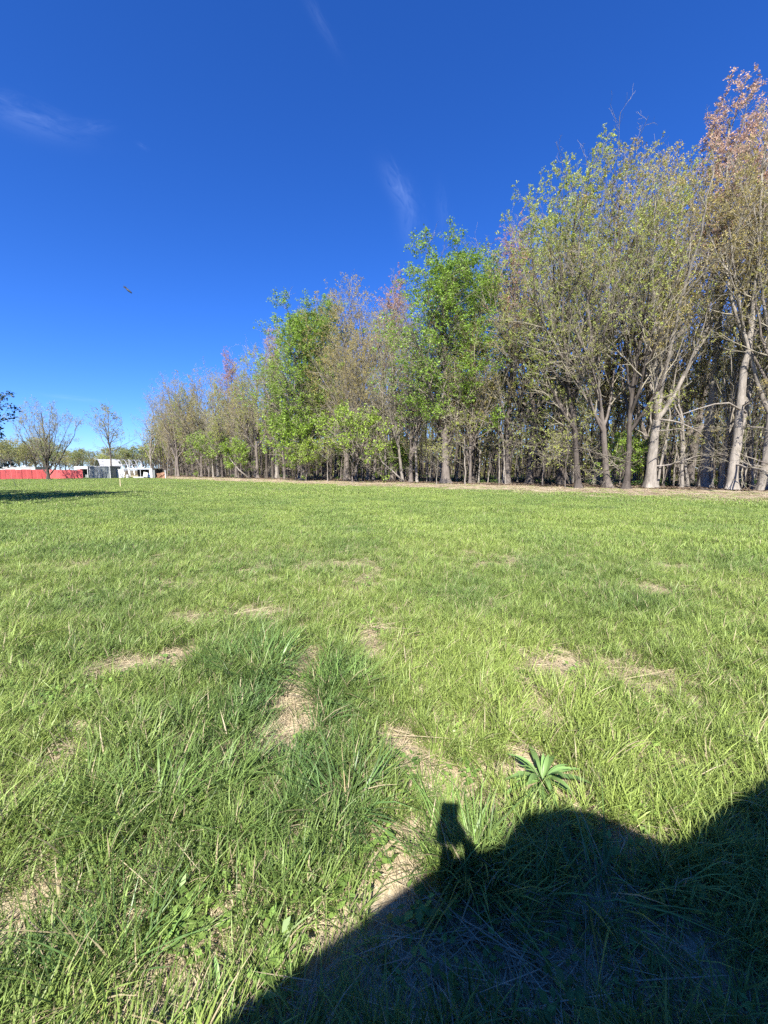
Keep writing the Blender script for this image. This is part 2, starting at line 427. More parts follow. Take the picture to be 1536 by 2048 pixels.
def tintmap(x, y):
    lush = mask(LUSH, x, y, fbm(x * 3, y * 3, 3))
    t = .30 + .9 * (fbm(x * .7, y * .7, 4) - .5) + .5 * (fbm(x / 6, y / 6, 2) - .5) + .55 * lush + .10 * np.clip(-x / np.maximum(y, 1), -1, 1) + rng.normal(0, .13, len(x))
    return np.clip(t, 0, 1), lush

def build_grass():
    nv = 8
    near = proto_coll('field_grass', [blades(30, .05, .03, .125, .0037, .28, .5, 100 + i, .45) for i in range(nv)], M['grass'])
    mid = proto_coll('meadow_grass', [blades(200, .30, .05, .14, .0072, .26, .45, 200 + i, .8) for i in range(nv)], M['grass'])
    far = proto_coll('distant_grass', [blades(420, 1.0, .05, .13, .017, .26, .4, 300 + i, .9) for i in range(nv)], M['grass'])
    # near blades
    X, Y = [], []
    for r0, r1, d in ((.35, 3.2, 620), (3.2, 5.5, 440), (5.5, 9.5, 230)):
        x, y = ring(r0, r1, d, 68); X.append(x); Y.append(y)
    x, y = np.concatenate(X), np.concatenate(Y)
    pc = ground(1085, 1560); k = np.hypot(x - pc[0], y - pc[1]) > .17; x, y = x[k], y[k]
    b = bare(x, y); dens = np.clip(.78 + .9 * (fbm(x * 2.2, y * 2.2, 5) - .5), 0, 1)
    k = rng.random(len(x)) < dens * np.clip(1 - 1.28 * b, .09, 1); x, y = x[k], y[k]
    t, lush = tintmap(x, y)
    scl = (.72 + .6 * rng.random(len(x))) * (.82 + .55 * fbm(x * 1.3, y * 1.3, 0)) * (1 + .35 * lush) * (1 - .45 * np.clip(bare(x, y), 0, 1))
    scatter('field_grass', near, nv, x, y, scl, t, 0, .16)
    # middle
    x, y = ring(8.2, 24, 15, 62)
    k = (rng.random(len(x)) < stripfade(x, y)) & (rng.random(len(x)) < sstep(7.8, 9.5, np.hypot(x, y))); x, y = x[k], y[k]
    t, lush = tintmap(x, y)
    scatter('meadow_grass', mid, nv, x, y, (.75 + .5 * rng.random(len(x))) * (.75 + .6 * fbm(x / 2, y / 2, 0)), t, 0, .05)
    # far
    x, y = ring(22, 118, 2.1, 56)
    k = (rng.random(len(x)) < stripfade(x, y)) & (rng.random(len(x)) < sstep(21.5, 24, np.hypot(x, y))) & (sdist(x, y) < 0); x, y = x[k], y[k]
    t, lush = tintmap(x, y)
    scatter('distant_grass', far, nv, x, y, (.8 + .5 * rng.random(len(x))) * (.75 + .6 * fbm(x / 4, y / 4, 0)), t * .85, 0, .02)
    # tall coarse clumps of longer blades, dark and bluish
    tall = proto_coll('tall_grass', [blades(34, .045, .09, .22, .0048, .30, .6, 400 + i, .25) for i in range(6)], M['grass'])
    x, y = ring(.5, 10, 26, 66)
    l0 = mask(LUSH, x, y, fbm(x * 3, y * 3, 3))
    k = (np.hypot(x - pc[0], y - pc[1]) > .26) & (rng.random(len(x)) < .05 + .22 * sstep(.5, .75, fbm(x * .8, y * .8, 6)) + .62 * l0) & (bare(x, y) < .3); x, y = x[k], y[k]
    t, lush = tintmap(x, y)
    scatter('tall_grass', tall, 6, x, y, .75 + .5 * rng.random(len(x)), np.clip(t + .15, 0, 1), 0, .18)
    # dry straw lying under and between
    st = proto_coll('dry_straw', [blades(30, .09, .06, .20, .0032, 1.2, .4, 500 + i, 1.0, .93) for i in range(6)], M['straw'])
    x, y = ring(.4, 8.5, 150, 66)
    b = bare(x, y)
    k = rng.random(len(x)) < .12 + .72 * b; x, y = x[k], y[k]
    scatter('dry_straw', st, 6, x, y, .8 + .6 * rng.random(len(x)), rng.random(len(x)), .004, .10)
    xs, ys = [], []
    for i in range(5600):
        px = rng.uniform(250, 1700); s = rng.uniform(-17, 1); a, c = edge(px, s); xs.append(a); ys.append(c)
    x, y = np.array(xs), np.array(ys)
    stf = proto_coll('strip_thatch', [blades(160, .7, .08, .3, .012, 1.1, .4, 520 + i, 1.0, .9) for i in range(5)], M['thatch'])
    scatter('strip_thatch', stf, 5, x, y, .8 + .6 * rng.random(len(x)), rng.random(len(x)), .0, .03)
    x2, y2 = x + rng.normal(0, .5, len(x)), y + rng.normal(0, .5, len(x))
    k = rng.random(len(x2)) < .22; x2, y2 = x2[k], y2[k]
    scatter('strip_grass', mid, nv, x2, y2, .5 + .4 * rng.random(len(x2)), .25 * rng.random(len(x2)), 0, .03)
    # low broad-leaved weeds and clover
    wd = proto_coll('low_weeds', [leafset(26, .09, .025, .06, .55, .7, 600 + i, .05) for i in range(6)], M['weed'])
    x, y = ring(.4, 7, 60, 66)
    k = rng.random(len(x)) < .12 + .75 * sstep(.50, .70, fbm(x * 1.1 + 9, y * 1.1, 3)) ; x, y = x[k], y[k]
    scatter('low_weeds', wd, 6, x, y, .5 + .5 * rng.random(len(x)), rng.random(len(x)), .005, .1)
    # leaf litter on the woodland floor
    lt = proto_coll('leaf_litter', [leafset(150, .8, .10, .24, .6, .5, 700 + i, .03) for i in range(5)], M['litter'])
    xs, ys = [], []
    for i in range(3600):
        px = rng.uniform(300, 1720); s = -1.0 + 42 * rng.random() ** 1.5; a, c = edge(px, s); xs.append(a); ys.append(c)
    x, y = np.array(xs), np.array(ys)
    scatter('leaf_litter', lt, 5, x, y, .8 + .6 * rng.random(len(x)), rng.random(len(x)), .0, .03)
    ug = proto_coll('undergrowth', [leafset(120, .5, .06, .14, .6, .9, 800 + i, .45) for i in range(5)], M['weed'])
    xs, ys = [], []
    for i in range(1100):
        px = rng.uniform(300, 1720); s = 2 + 38 * rng.random(); a, c = edge(px, s); xs.append(a); ys.append(c)
    x, y = np.array(xs), np.array(ys); k = fbm(x / 5, y / 5, 1) > .47; x, y = x[k], y[k]
    scatter('undergrowth', ug, 5, x, y, .6 + .8 * rng.random(len(x)), .4 + .6 * rng.random(len(x)), 0, .05)
build_grass()

# ------------------------------------------------------------------ trees
def tubes(P, Rd, S):
    Mn, K, _ = P.shape
    T = np.gradient(P, axis=1); T /= np.linalg.norm(T, axis=2, keepdims=True) + 1e-9
    avg = T.mean(1); ref = np.where(np.abs(avg[:, 2:3]) > .75, np.array((1.0, .2, 0)), np.array((.1, .15, 1.0)))
    U = np.cross(T, ref[:, None, :]); U /= np.linalg.norm(U, axis=2, keepdims=True) + 1e-9
    W = np.cross(T, U)
    a = np.arange(S) * 2 * np.pi / S
    V = P[:, :, None, :] + Rd[:, :, None, None] * (U[:, :, None, :] * np.cos(a)[None, None, :, None] + W[:, :, None, :] * np.sin(a)[None, None, :, None])
    m, k, s = np.meshgrid(np.arange(Mn), np.arange(K - 1), np.arange(S), indexing='ij')
    b = m * K * S; s2 = (s + 1) % S
    q = np.stack((b + k * S + s, b + k * S + s2, b + (k + 1) * S + s2, b + (k + 1) * S + s), -1).reshape(-1, 4)
    return V.reshape(-1, 3), q
def children(g, P, Rd, Ln, per, t0, t1, lscale, ang, up, K, rscale, wob=.12, taper=.25, lprof=None):
    """branches growing from a set of parent polylines"""
    Mn, Kp, _ = P.shape
    idx = np.repeat(np.arange(Mn), per); n = len(idx)
    ranks = np.tile((np.arange(per) + .5) / per, Mn)
    t = np.clip(t0 + (t1 - t0) * (ranks + g.normal(0, .35 / per, n)), t0, .99)
    f = t * (Kp - 1); i = np.minimum(f.astype(int), Kp - 2); fr = (f - i)[:, None]
    base = P[idx, i] * (1 - fr) + P[idx, i + 1] * fr
    rb = Rd[idx, i] * (1 - fr[:, 0]) + Rd[idx, i + 1] * fr[:, 0]
    T = P[idx, i + 1] - P[idx, i]; T /= np.linalg.norm(T, axis=1, keepdims=True) + 1e-9
    ref = np.where(np.abs(T[:, 2:3]) > .9, np.array((1.0, 0, 0)), np.array((0, 0, 1.0)))
    U = np.cross(T, ref); U /= np.linalg.norm(U, axis=1, keepdims=True) + 1e-9; W = np.cross(T, U)
    ph = np.tile(np.arange(per) * 2.4, Mn) + np.repeat(g.random(Mn) * 6.28, per) + g.normal(0, .5, n)
    an = ang * (1 + g.normal(0, .22, n))
    D = T * np.cos(an)[:, None] + (U * np.cos(ph)[:, None] + W * np.sin(ph)[:, None]) * np.sin(an)[:, None]
    ln = Ln[idx] * lscale * (.75 + .45 * g.random(n))
    if lprof is not None: ln = ln * lprof(t)
    s = np.linspace(0, 1, K)
    pts = np.zeros((n, K, 3)); pts[:, 0] = base; d = D.copy(); step = ln / (K - 1)
    for k in range(1, K):
        d = d + np.array((0, 0, up)) + g.normal(0, wob, (n, 3)); d /= np.linalg.norm(d, axis=1, keepdims=True)
        pts[:, k] = pts[:, k - 1] + d * step[:, None]
    r0 = np.minimum(rb * rscale, rb * .95)
    rd = r0[:, None] * (1 - (1 - taper) * s)[None, :]
    return pts, rd, ln
def leaves(g, P, per, size, spread, tmin=.5):
    Mn, K, _ = P.shape
    idx = np.repeat(np.arange(Mn), per); n = len(idx)
    f = (tmin + (1 - tmin) * g.random(n)) * (K - 1); i = np.minimum(f.astype(int), K - 2); fr = (f - i)[:, None]
    c = P[idx, i] * (1 - fr) + P[idx, i + 1] * fr + g.normal(0, spread, (n, 3))
    d = g.normal(0, 1, (n, 3)); d /= np.linalg.norm(d, axis=1, keepdims=True)
    e = np.cross(d, g.normal(0, 1, (n, 3))); e /= np.linalg.norm(e, axis=1, keepdims=True) + 1e-9
    sz = (size * (.5 + g.random(n)))[:, None]
    V = np.stack((c - d * sz * .5, c - e * sz * .32 - d * sz * .05, c + d * sz * .5, c + e * sz * .32 - d * sz * .05), 1)
    q = np.arange(n)[:, None] * 4 + np.array((0, 1, 2, 3))
    return V.reshape(-1, 3), q, np.repeat(g.random(n), 4)

PROTO = {}
def grow(key, seed, H=27.0, r0=.34, first=.2, n1=24, l1=.30, a1=.85, up1=.13, n2=6, l2=.45, a2=.7, up2=.07, n3=5, l3=.42, n4=3, l4=.5, low=2, leafz=.22, clump=.55,
         leaf='lf_olive', lper=3, lsize=.13, lspread=.06, bk='bk_grey', wander=.35, lean=(0, 0), fork=0, flare=.7, prof=None, tip=.12, spread=.30, forkn=None, forkr=.68):
    g = np.random.default_rng(seed)
    K = 26
    t = np.linspace(0, 1, K)
    t = t ** 1.35
    w = np.cumsum(g.normal(0, wander / K ** .5, (K, 2)), 0) * (t[:, None] ** .8)
    stem = np.zeros((1, K, 3)); stem[0, :, 2] = t * H * .86
    stem[0, :, 0] = w[:, 0] + lean[0] * t * H; stem[0, :, 1] = w[:, 1] + lean[1] * t * H
    z = stem[0, :, 2]
    rd = (r0 * (1 - (1 - tip) * t ** .9) * (1 + flare * np.exp(-z / .45)))[None, :]
    stems, rds = [stem], [rd]
    lens = [H * .93]
    for k in range(fork):
        f0 = (5 if forkn is None else forkn) + k + g.integers(0, 2); a = g.random() * 6.28 if forkn is None else k * 2.2 + g.random()
        s2 = np.zeros((1, K, 3)); tt = np.linspace(0, 1, K)
        Lh = H * (.88 - t[f0]) * .95
        s2[0, :, 0] = stem[0, f0, 0] + np.cos(a) * Lh * (spread * tt ** .8) + np.cumsum(g.normal(0, .12, K)) * tt
        s2[0, :, 1] = stem[0, f0, 1] + np.sin(a) * Lh * (spread * tt ** .8) + np.cumsum(g.normal(0, .12, K)) * tt
        s2[0, :, 2] = z[f0] + Lh * tt
        stems.append(s2); rds.append((rd[0, f0] * forkr * (1 - .85 * tt))[None, :]); lens.append(Lh)
    WV, WQ = [], []; off = 0
    def add(P, r, S):
        nonlocal off
        V, q = tubes(P, r, S); WV.append(V); WQ.append(q + off); off += len(V)
    for k_, (s_, r_) in enumerate(zip(stems, rds)):
        add(s_, r_, 14)
        if k_ == 0:                                      # fluted base and knobbly bark
            W_ = WV[-1].reshape(K, 14, 3); c_ = s_[0][:, None, :]; th = np.arange(14) * 2 * np.pi / 14
            f_ = 1 + .34 * np.exp(-z / .5)[:, None] * np.sin(th * 4 + g.random() * 6)[None] + g.normal(0, .045, (K, 14)) + .12 * np.sin(th * 2 + seed)[None]
            WV[-1] = (c_ + (W_ - c_) * f_[:, :, None]).reshape(-1, 3)
    prof = prof or (lambda t: np.clip(1.15 - .75 * np.abs(t - .42) * 1.6, .25, 1.2))
    B1 = []
    for k, (s_, r_, L_) in enumerate(zip(stems, rds, lens)):
        fs = first if k == 0 else .15
        B1.append(children(g, s_, r_, np.array([H]), n1 if k == 0 else n1 // 2, math.sqrt(fs) if k == 0 else fs, .98, l1 if k == 0 else l1 * .8, a1, up1, 8, .66, .09, .2, prof))
    if low: B1.append(children(g, stem, rd, np.array([H]), low, .16, .40, .16, 1.35, -.005, 8, .22, .16, .25))
    p1, r1, L1 = (np.concatenate([b[i] for b in B1]) for i in range(3))
    add(p1, np.maximum(r1, .012), 6)
    nw = [len(WV)]
    p2, r2, L2 = children(g, p1, r1, L1, n2, .18, .98, l2, a2, up2, 5, .6, .14, .3)
    p3, r3, L3 = children(g, p2, r2, L2, n3, .15, .98, l3, .75, up2, 4, .62, .18, .4)
    trunkV, trunkQ = np.concatenate(WV), np.concatenate(WQ)
    WV, WQ, off = [], [], 0
    add(p2, np.maximum(r2, .011), 4); add(p3, np.maximum(r3, .007), 3)
    lp = p3
    if n4:
        p4, r4, L4 = children(g, p3, r3, L3, n4, .15, .98, l4, .7, up2, 3, .7, .2, .5)
        add(p4, np.maximum(r4, .0055), 3); lp = p4
    cv, cq = np.concatenate(WV), np.concatenate(WQ); nb = len(cq)
    bl = np.zeros(len(cv))
    mats = [M['twig']]
    qm = np.zeros(nb, np.int32)
    if lper:
        bsel = g.random(len(p2)) < clump; own = np.arange(len(lp)) // max(1, len(lp) // len(p2))
        sel = bsel[np.minimum(own, len(p2) - 1)] & (g.random(len(lp)) < min(1, lper / clump)) & (lp[:, 0, 2] > leafz * H * (.6 + .8 * g.random(len(lp)))); per = max(1, int(round(lper / clump)))
        v, q, b = leaves(g, lp[sel], per, lsize, lspread)
        cq = np.concatenate((cq, q + len(cv))); cv = np.concatenate((cv, v)); bl = np.concatenate((bl, b))
        mats.append(M[leaf]); qm = np.concatenate((qm, np.ones(len(q), np.int32)))
    tm = mesh('trunk', trunkV, trunkQ, None, [M[bk]], smooth=True)
    cm = mesh('crown', cv, cq, None, mats, qmat=qm, smooth=qm == 0, attrs={'bl': bl})
    top = cv[:, 2].max()
    PROTO[key] = (tm, cm, top)
def fit(key, x, y, yt, rz, wide=1.0, lean=None):      # height that brings the crown's top to photo row yt
    cm = PROTO[key][1]; n = len(cm.vertices); co = np.empty(n * 3, np.float32); cm.vertices.foreach_get('co', co)
    V = co.reshape(-1, 3)[::11] * np.array((wide, wide, 1.0))
    Rm = Matrix.Rotation(rz, 3, 'Z')
    if lean: Rm = Matrix.Rotation(lean[0], 3, 'Y') @ Matrix.Rotation(lean[1], 3, 'X') @ Rm
    V = V @ np.array(Rm).T
    a, b = .05, 4.0
    for _ in range(22):
        s = (a + b) / 2; Y, Z = y + V[:, 1] * s, V[:, 2] * s - CAMH
        row = CY - F * (Z * cp + Y * sp) / np.maximum(Y * cp - Z * sp, .1)
        if np.quantile(row, .0012) > yt: a = s
        else: b = s
    return s * PROTO[key][2]
def tree(key, x, y, h, label, name='deciduous_tree', group=None, rz=None, wide=1.0, cat='tree', lean=None, yt=None):
    tm, cm, top = PROTO[key]
    z = float(relief(np.array([x]), np.array([y]))[0]) - .06
    rz = random.uniform(0, 6.28) if rz is None else rz
    if yt is not None: h = fit(key, x, y, yt, rz, wide, lean)
    o = thing(name, label, cat, (x, y, z), rz, group)
    if lean: o.rotation_euler = (Matrix.Rotation(lean[0], 3, 'Y') @ Matrix.Rotation(lean[1], 3, 'X') @ Matrix.Rotation(o.rotation_euler.z, 3, 'Z')).to_euler()
    s = h / top
    o.scale = (s * wide, s * wide, s)
    link('trunk', tm, o); link('crown', cm, o)
    return o

tall = lambda t: np.clip(1.0 - .55 * np.abs(t - .55) * 1.8, .3, 1.1)
grow('olive', 11, leaf='lf_olive', lper=9, lsize=.105, first=.10, bk='bk_grey', n1=22, a1=.7, wander=.8)
grow('olive2', 12, leaf='lf_yellow', lper=8, lsize=.105, first=.10, bk='bk_dark', n1=22, a1=.8, wander=.8)
grow('yellow', 13, leaf='lf_yellow', lper=9, lsize=.11, first=.09, bk='bk_dark', n1=22, a1=.7, wander=.8)
grow('gold', 14, leaf='lf_gold', lper=5, lsize=.10, first=.16, bk='bk_pale', r0=.38, fork=5, spread=.34, forkn=8, n1=10, a1=.65, l1=.26, wander=.7, low=3)
grow('gold2', 15, leaf='lf_gold', lper=7, lsize=.105, first=.10, bk='bk_grey', n1=20, a1=.7, fork=2, wander=.8)
grow('pink', 16, leaf='lf_pink', lper=7, lsize=.105, first=.35, bk='bk_pale', n1=22, a1=.55, l1=.18, up1=.16, low=0, clump=.8)
grow('pale_giant', 17, leaf='lf_gold', lper=5, lsize=.10, first=.26, bk='bk_pale', r0=.36, fork=1, n1=18, a1=.6, l1=.24, wander=.6, low=3)
grow('green', 18, leaf='lf_green', lper=14, lsize=.15, lspread=.14, first=.07, bk='bk_grey', n1=32, n3=6, l1=.28, a1=.75, clump=.8)
grow('green2', 19, leaf='lf_green', lper=12, lsize=.15, lspread=.14, first=.08, bk='bk_dark', n1=28, n3=6, l1=.26, a1=.65, up1=.14, clump=.75)
grow('bare', 20, leaf='lf_olive', lper=3, lsize=.12, first=.10, bk='bk_pale', n1=22, a1=.6, wander=.9)
grow('bare2', 21, leaf='lf_gold', lper=2.5, lsize=.12, first=.10, bk='bk_grey', n1=18, a1=.65, fork=3, wander=.8)
grow('red', 22, leaf='lf_red', lper=7, lsize=.10, first=.3, bk='bk_grey', n1=22, a1=.55, l1=.23, up1=.15, low=0, clump=.8)
grow('inner', 23, H=25, r0=.22, leaf='lf_olive', lper=4, lsize=.18, first=.34, n1=12, n2=5, n3=4, n4=2, bk='bk_dark', a1=.65, l1=.22, low=0, wander=.8)
grow('inner2', 24, H=25, r0=.18, leaf='lf_olive', lper=4, lsize=.18, first=.34, n1=12, n2=5, n3=4, n4=2, bk='bk_grey', a1=.7, l1=.2, wander=1.2, low=0)
grow('inner3', 25, H=25, r0=.27, leaf='lf_green', lper=4, lsize=.18, first=.3, n1=12, n2=5, n3=4, n4=2, bk='bk_dark', a1=.7, l1=.22, low=0, wander=.9)
grow('pole', 35, H=16, r0=.085, leaf='lf_dull', lper=1, lsize=.15, first=.4, n1=14, l1=.16, a1=.8, n2=5, n3=4, n4=0, bk='bk_grey', flare=.4, wander=1.2, low=0)
grow('pole3', 37, H=17, r0=.105, leaf='lf_olive', lper=2, lsize=.12, first=.5, n1=12, l1=.15, a1=.75, n2=5, n3=5, n4=0, bk='bk_pale', flare=.5, wander=1.0, low=0)
grow('pole2', 36, H=14, r0=.065, leaf='lf_yellow', lper=1, lsize=.13, first=.4, n1=14, l1=.17, a1=1.0, n2=5, n3=4, n4=0, bk='bk_pale', flare=.4, wander=1.6, low=0)
grow('sapling', 26, leafz=0, low=0, H=7, r0=.055, leaf='lf_yellow', lper=3, lsize=.11, lspread=.06, first=.25, n1=14, l1=.34, a1=1.2, up1=.02, n2=6, n3=4, n4=0, bk='bk_pale', flare=.3, wander=.5)
grow('sapling2', 27, leafz=0, low=0, H=9, r0=.07, leaf='lf_dull', lper=2, lsize=.12, lspread=.06, first=.2, n1=14, l1=.28, a1=1.0, up1=.02, n2=6, n3=4, n4=0, bk='bk_dark', flare=.3, wander=.9)
grow('brush', 28, leafz=0, low=0, H=6, r0=.05, leaf='lf_lime', lper=6, lsize=.14, lspread=.1, first=.15, n1=18, l1=.42, a1=1.1, up1=.02, n2=6, n3=4, n4=0, bk='bk_grey', flare=.2, fork=2)
grow('brush2', 38, leafz=0, low=0, H=6, r0=.05, leaf='lf_green', lper=7, lsize=.15, lspread=.1, first=.10, n1=18, l1=.42, a1=1.1, up1=.02, n2=6, n3=4, n4=0, bk='bk_grey', flare=.2, fork=2)
grow('spray', 39, leafz=0, low=0, H=8, r0=.07, leaf='lf_yellow', lper=4, lsize=.11, lspread=.05, first=.3, n1=16, l1=.5, a1=1.35, up1=.0, up2=.0, n2=8, a2=.8, n3=5, n4=0, bk='bk_grey', flare=.3, wander=.6)
grow('vase', 29, low=0, H=15, r0=.24, leaf='lf_olive', lper=.9, lsize=.13, clump=1, leafz=0, first=.12, n1=9, l1=.27, a1=.5, up1=.07, n2=6, l2=.45, n3=6, l3=.55, n4=3, bk='bk_dark', fork=9, spread=.44, forkn=3, forkr=.46,
     prof=lambda t: np.clip(1.15 - .6 * t, .3, 1.1))
grow('young', 30, low=0, H=14, r0=.16, leaf='lf_olive', lper=2.2, lsize=.14, first=.22, n1=22, l1=.42, a1=.85, up1=.05, n2=6, n3=4, n4=2, bk='bk_grey', prof=lambda t: np.clip(1.35 - 1.05 * t, .2, 1.1))
grow('round', 31, leafz=0, low=0, H=12, r0=.2, leaf='lf_dull', lper=5, lsize=.30, lspread=.25, first=.12, n1=18, l1=.42, n2=5, n3=4, n4=0, bk='bk_dark')
grow('round2', 32, leafz=0, low=0, H=12, r0=.2, leaf='lf_yellow', lper=4, lsize=.28, lspread=.25, first=.12, n1=18, l1=.42, n2=5, n3=4, n4=0, bk='bk_dark')
grow('round3', 33, leafz=0, low=0, H=12, r0=.2, leaf='lf_gold', lper=3, lsize=.26, lspread=.25, first=.12, n1=18, l1=.42, n2=5, n3=5, n4=0, bk='bk_dark')
grow('shade_tree', 34, low=0, H=11, r0=.25, leaf='lf_dark', lper=16, lsize=.14, lspread=.12, first=.2, n1=22, l1=.55, a1=1.15, up1=.0, n2=8, n3=5, n4=3, bk='bk_dark')

def top_h(xt, yt, s):                  # plan point and height of a tree whose top shows at (xt, yt), s metres inside the woods edge
    bx = CX + (xt - CX) * (8063 - 958) / (8063 - yt)
    x, y = edge(bx, s)
    return x, y, zat(yt, y)
EDGE = [  # top x, top y, s, prototype, label
    (292, 778, 0.5, 'bare', 'bare grey twiggy tree at the far left end of the woods beside the junk-filled lean-to'),
    (345, 745, 0.0, 'bare2', 'bare brownish tree with forked limbs, second in from the far left end of the woods'),
    (392, 738, 1.5, 'gold2', 'bronze-budded tree right of the two bare trees at the left end of the woods'),
    (425, 715, 4.0, 'bare', 'pale bare-topped tree standing just left of the red-budded crown'),
    (462, 692, 3.0, 'red', 'red-budded maple showing against the sky left of the tall bright green tree'),
    (505, 688, 1.0, 'olive', 'olive-leaved tree between the red-budded maple and the tall bright green tree'),
    (545, 650, 3.0, 'pink', 'pink-budded tree touching the left side of the tall bright green tree'),
    (600, 582, -0.8, 'green', 'tall dense bright green tree, left one of the two greenest crowns'),
    (648, 592, 3.0, 'green2', 'bright green tree half hidden behind the left tall green tree'),
    (690, 550, 1.0, 'gold2', 'buff brown tree right of the left tall green tree with twiggy crown'),
    (735, 548, 2.0, 'bare2', 'grey-brown bare tree with pale ascending limbs midway along the woods'),
    (785, 532, 4.0, 'red', 'reddish-budded crown just left of the tall fresh green tree'),
    (900, 455, -0.8, 'green', 'tall fresh green tree rising in the middle of the woods edge'),
    (955, 500, 3.5, 'green2', 'green tree tucked against the right side of the tall fresh green tree'),
    (1028, 425, 4.0, 'red', 'rosy-budded maple crown in the dip between the fresh green tree and yellow-green trees'),
    (1085, 345, 2.0, 'yellow', 'yellow-green tree on the left shoulder of the highest yellow-green crowns'),
    (1160, 258, 2.5, 'yellow', 'high yellow-green tree whose top is left of the highest yellow-green spire'),
    (1240, 232, 3.0, 'olive', 'highest yellow-olive spire near the right, left of the brown crowns'),
    (1355, 275, 4.0, 'gold2', 'brownish purple twiggy crown filling the dip left of the pink-topped tree'),
    (1485, 132, 3.0, 'pink', 'tallest tree, salmon pink crown standing above all others at right'),
    (1535, 165, 5.0, 'pink', 'second salmon pink crown cut by the right edge of the photo'),
]
FRONT = [  # base x, base y, top y, prototype, wide, label
    (805, 964, 620, 'bare', .8, 'pale trunk leaning left in the clump of three pale stems'),
    (822, 965, 585, 'bare2', .8, 'thicker pale middle trunk in the clump of three pale stems'),
    (834, 965, 640, 'bare', .7, 'slim pale right-hand trunk in the clump of three pale stems'),
    (1015, 968, 470, 'gold2', .9, 'dark straight trunk with bronze leaves left of the low yellow-green sprays'),
    (1075, 966, 420, 'olive2', 1.0, 'dark double-looking trunk under the low yellow-green sprays'),
    (1157, 976, 330, 'yellow', .9, 'dark leaning trunk with yellow-green leaves low over the dry strip'),
    (1215, 976, 350, 'olive', .85, 'mottled grey trunk leaning left, next to the straight black trunk'),
    (1252, 978, 300, 'olive2', .8, 'straight near-black trunk just left of the big pale mottled trunk'),
    (1300, 977, 285, 'gold', 1.0, 'big pale mottled trunk dividing into spreading grey limbs'),
    (1378, 967, 330, 'gold2', .9, 'dark paired trunk in shade between the mottled trunk and the pale giant'),
    (1441, 979, 420, 'bare', .6, 'slender pale trunk close on the left of the pale giant'),
    (1463, 981, 175, 'pale_giant', 1.0, 'pale giant with root flare, widest bare trunk at the right'),
    (1524, 982, 230, 'gold', .8, 'pale trunk near the right border, right of the pale giant'),
    (1560, 984, 150, 'olive', .9, 'olive-leaved tree cut by the right border of the photo'),
]
G_E = 'trees along the edge of the woods'
for xt, yt, s, k, lb in EDGE:
    x, y, h = top_h(xt, yt, s); tree(k, x, y, h, lb, group=G_E, wide={'green': 1.3, 'green2': 1.2}.get(k, 1.0), yt=yt)
LEAN = {805: -.10, 822: -.02, 834: -.05, 1075: .06, 1157: -.09, 1215: -.16, 1252: .02, 1300: .03, 1378: .03, 1441: .01, 1463: -.02, 1524: .0}
for bx, by, yt, k, wd, lb in FRONT:
    x, y = ground(bx, by); tree(k, x, y, zat(yt, y), lb, group=G_E, wide=wd, lean=(LEAN.get(bx, 0), 0), yt=yt)
# more edge trees between those, each kind with the label of its kind
g2 = np.random.default_rng(50)
outline = [(250, 830), (300, 780), (345, 750), (430, 730), (500, 695), (545, 665), (600, 600), (680, 575), (780, 550), (860, 520), (950, 510), (1000, 480), (1090, 380), (1160, 300), (1240, 270), (1350, 300), (1430, 280), (1500, 230), (1760, 120)]
def roof_y(x): return float(np.interp(x, [o[0] for o in outline], [o[1] for o in outline]))
KL = {'olive2': 'yellow-green dark-stemmed tree in the front rows of the woods', 'bare': 'bare grey tree with pale stem in the front rows of the woods', 'bare2': 'bare brown twiggy tree in the front rows of the woods',
      'olive': 'olive-leaved tree in the front rows of the woods', 'gold2': 'bronze-leaved tree in the front rows of the woods', 'yellow': 'yellow-green tree in the front rows of the woods',
      'inner': 'slim dark-stemmed tree deep inside the woods', 'inner2': 'slim grey olive-leaved tree deep inside the woods', 'inner3': 'dark-stemmed greener tree deep inside the woods'}
ORD = 'first second third fourth fifth sixth seventh eighth ninth tenth eleventh twelfth'.split()
cnt = {}
for bx in np.concatenate((np.arange(330, 800, 30), np.arange(880, 1000, 60))):
    bx = bx + g2.uniform(-9, 9); s = g2.uniform(-.6, 2.5); x, y = edge(bx, s)
    k = g2.choice(['bare', 'gold2', 'olive', 'gold2', 'yellow', 'olive', 'olive2'])
    yt = roof_y(bx) + g2.uniform(25, 130) * (960 - roof_y(bx)) / 500
    cnt[k] = cnt.get(k, 0) + 1
    tree(k, x, y, zat(yt, y), '%s %s from the left in the front row' % (ORD[cnt[k] - 1], KL[k].split(' in the')[0]), group='trees in the front row of the woods', wide=.75, lean=(g2.normal(0, .04), g2.normal(0, .03)), yt=yt)
for t in np.arange(-28, 172, 5.6):
    for s in np.arange(4.5, 44, 4.6):
        tt, ss = t + g2.uniform(-2, 2), s + g2.uniform(-1.8, 1.8)
        p = P1 + UL * tt + NL * ss
        if p[1] < 8 or p[0] / p[1] > 1.35 or p[0] / p[1] < -.585: continue
        k = g2.choice(['inner', 'inner2', 'inner3'], p=(.42, .34, .24))
        tree(k, p[0], p[1], g2.uniform(12, 18) + (3 if ss > 18 else 0) + (4.5 if p[0] / p[1] < -.1 else 0), KL[k], 'forest_tree', lean=(g2.normal(0, .05), g2.normal(0, .05)), group='trees inside the woods', wide=g2.uniform(.8, 1.1))
for i in range(190):
    bx = g2.uniform(340, 1640); s = 2.5 + 30 * g2.random() ** 1.3; x, y = edge(bx, s); k = g2.choice(['pole', 'pole2'])
    tree(k, x, y, g2.uniform(8, 16), {'pole': 'slender pole-like grey tree inside the woods', 'pole2': 'slender crooked pale tree inside the woods'}[k], 'slender_tree', 'slender trees inside the woods', lean=(g2.normal(0, .08), g2.normal(0, .06)))
